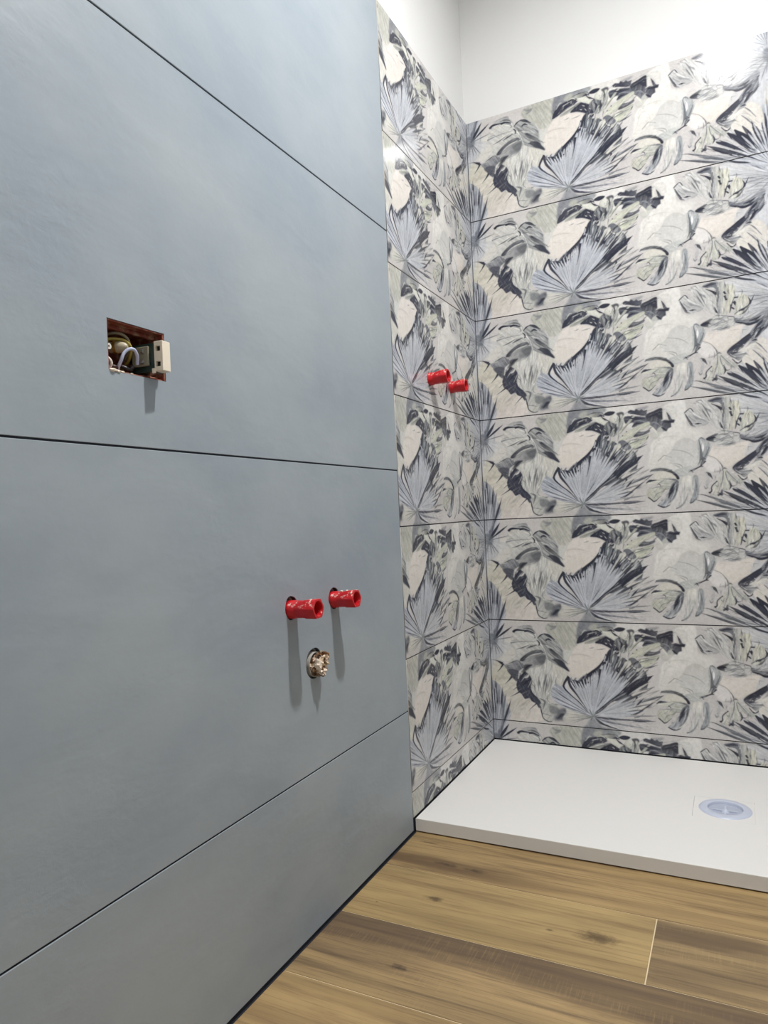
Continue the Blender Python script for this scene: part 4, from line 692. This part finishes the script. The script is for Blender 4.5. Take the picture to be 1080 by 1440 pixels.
lump('paper_flap', (.018, .008, .008), (.011, .010, .010), M_PAPER, st, 8, .8, 3); lump('paper_flap', (.014, .002, -.015), (.010, .010, .006), M_CRUMB, st, 11, .7, 3); lump('paper_flap', (.014, -.008, .000), (.008, .007, .010), M_CRUMB, st, 14, .5, 3)
# ---------------------------------------------------------------- socket box with wires and a hanging socket insert
M_BOX = NT('brick_red_plastic'); v = M_BOX.coord(); M_BOX = M_BOX.set(Base_Color=M_BOX.mix(M_BOX.ramp(M_BOX.noise(v, 60, 4), .45, .65), lin((128, 58, 40)), lin((168, 128, 104))), Roughness=.6).m
jb = empty('junction_box', (-.05, (SOCK[0]+SOCK[1])/2, SOCK[2])); tag(jb, 'brick red flush socket box open in the blue wall', 'socket box')
ym = (SOCK[0]+SOCK[1])/2; hw, hz = (SOCK[1]-SOCK[0])/2, SOCK[3]-SOCK[2]
def jbx(name, a, b, m=None): return boxo(name, a, b, m or M_BOX, jb, .0005, 1)
jbx('back_panel', (-.022, -hw+.0005, .0005), (-.0195, hw-.0005, hz-.0005))
jbx('side_wall', (-.0195, -hw+.0005, .0005), (.0485, -hw+.0025, hz-.0002)); jbx('side_wall', (-.0195, hw-.0028, .0005), (.0488, hw-.0001, hz-.0001))
jbx('top_wall', (-.0195, -hw+.0026, hz-.0025), (.0485, hw-.0026, hz-.0001)); jbx('bottom_wall', (-.0195, -hw+.0026, .0005), (.0465, hw-.0026, .0025))
jbx('rim_rib', (.028, -hw+.003, hz-.008), (.034, hw-.003, hz-.0026)); jbx('rim_rib', (.030, hw-.032, .003), (.036, hw-.0026, .007), plain('dusty_red_plastic', (176, 116, 96), .7))
M_LUG = plain('white_lug', (214, 210, 202), .5)
lathe('screw_lug', [(.041, .0016), (.0475, .0016), (.0475, .0042), (.041, .0042), (.041, .0016)], M_LUG, jb, n=24).location = (0, -hw+.0045, hz*.47)
for k, (a, b, s) in enumerate(((-.046, .001, 1.3), (-.041, .0015, .9), (-.035, .001, 1.0), (-.028, .001, .7), (-.012, .001, .6))): lump('plaster_crumb', (.049, a, b), (.003*s, .0045*s, .0022*s), M_CRUMB, jb, 20+k)
def bw(y, z, x): return (x, ym+y, SOCK[2]+z)          # box frame -> room
wires = [('beige insulated wire curling along the back of the socket box', (150, 138, 112), [(.052-.11, 0, 0)], [(-.030,.052,-.045), (-.022,.060,-.03), (-.008,.060,-.02), (.004,.050,-.02), (.010,.030,-.035)]),
         ('yellow earth wire looping behind the pale screw connector', (168, 150, 70), None, [(-.040,.030,-.055), (-.036,.046,-.03), (-.018,.052,-.022), (-.004,.046,-.012), (.004,.030,-.02), (.012,.018,-.045)]),
         ('olive wire standing upright beside the pale screw connector', (120, 112, 78), None, [(-.030,.008,-.05), (-.036,.026,-.03), (-.032,.042,-.022), (-.024,.050,-.04)]),
         ('black wire hanging low in the socket box', (34, 32, 34), None, [(-.030,.006,-.04), (-.016,.014,-.02), (-.004,.010,-.012), (.008,.016,-.02), (.016,.026,-.03)]),
         ('dark brown wire crossing the floor of the socket box', (70, 48, 40), None, [(-.044,.024,-.05), (-.036,.012,-.02), (-.026,.010,-.014), (-.014,.006,-.03)]),
         ('blue white neutral wire arching out to the socket insert', (190, 196, 222), None, [(-.022,.003,-.02), (-.024,.018,-.008), (-.019,.032,-.003), (-.010,.036,.001), (-.002,.030,.000), (.004,.018,-.006)]),
         ('white wire hooked below the white screw lug of the socket box', (216, 204, 196), None, [(-.048,.030,-.03), (-.046,.020,-.010), (-.042,.012,-.007), (-.044,.004,-.012)])]
for (lab, c, _x, pts) in wires:
    o = tube('electric_wire', [bw(*q) for q in pts], .0023 if 'black' not in lab else .0026, plain('wire_insulation', c, .4)); tag(o, lab, 'wire', 'wires in the socket box')
cl = empty('wire_clamp', bw(-.018, .040, -.02)); tag(cl, 'pale screw connector among the wires of the socket box', 'connector'); cl.rotation_euler = (0, 0, .4)
lathe('clamp_cap', [(-.010, .0075), (.004, .008), (.012, .006), (.015, .003), (.015, 0)], plain('pale_connector', (176, 166, 140), .4), cl, n=24); lathe('brass_ring', [(-.004, .0082), (-.004, .0095), (.0, .0095), (.0, .0081)], plain('brass', (176, 140, 70), .3, Metallic=.8), cl, n=24)
si = empty('socket_insert', (0, -1.4655, 1.0295)); tag(si, 'white fronted socket insert with dark green body sticking out of the box', 'socket'); si.rotation_euler = (.0, 0, .12)
M_GREENBLACK = plain('dark_green_plastic', (38, 56, 52), .3); M_OFFWHITE = plain('ivory_plastic', (236, 224, 204), .4)
boxo('body', (-.032, -.0105, -.0205), (.0115, .0105, .0205), M_GREENBLACK, si, .001, 2)
face = boxo('front_bezel', (.0117, -.0113, -.0205), (.0265, .0065, .0225), M_OFFWHITE, None, .0012, 2)
hc = [boxo('cutter', (.0150, -.02, a-.0036), (.0225, -.0075, a+.0036), None) for a in (-.0105, .0115)]; cutters += hc; cut(face, hc); face.parent = si
for a in (-.0105, .0115): boxo('clip_slot', (.0152, -.0078, a-.0035), (.0223, -.0074, a+.0035), plain('slot_dark', (30, 24, 20), .8), si)
boxo('terminal_block', (-.024, -.0145, -.012), (.004, -.0108, .016), plain('grey_terminal', (134, 130, 112), .45), si, .0008, 1)
for a in (-.006, .009): lathe('terminal_screw', [(-.003, 0), (-.003, .0034), (.001, .0034), (.0014, .002), (.0014, 0)], plain('steel', (170, 172, 170), .3, Metallic=.9), si, n=16).location = (-.004, -.0145, a)
boxo('locking_tab', (.0085, -.0135, -.0235), (.014, -.0105, -.0165), M_OFFWHITE, si, .0006, 1)
for c in cutters: bpy.data.objects.remove(c)
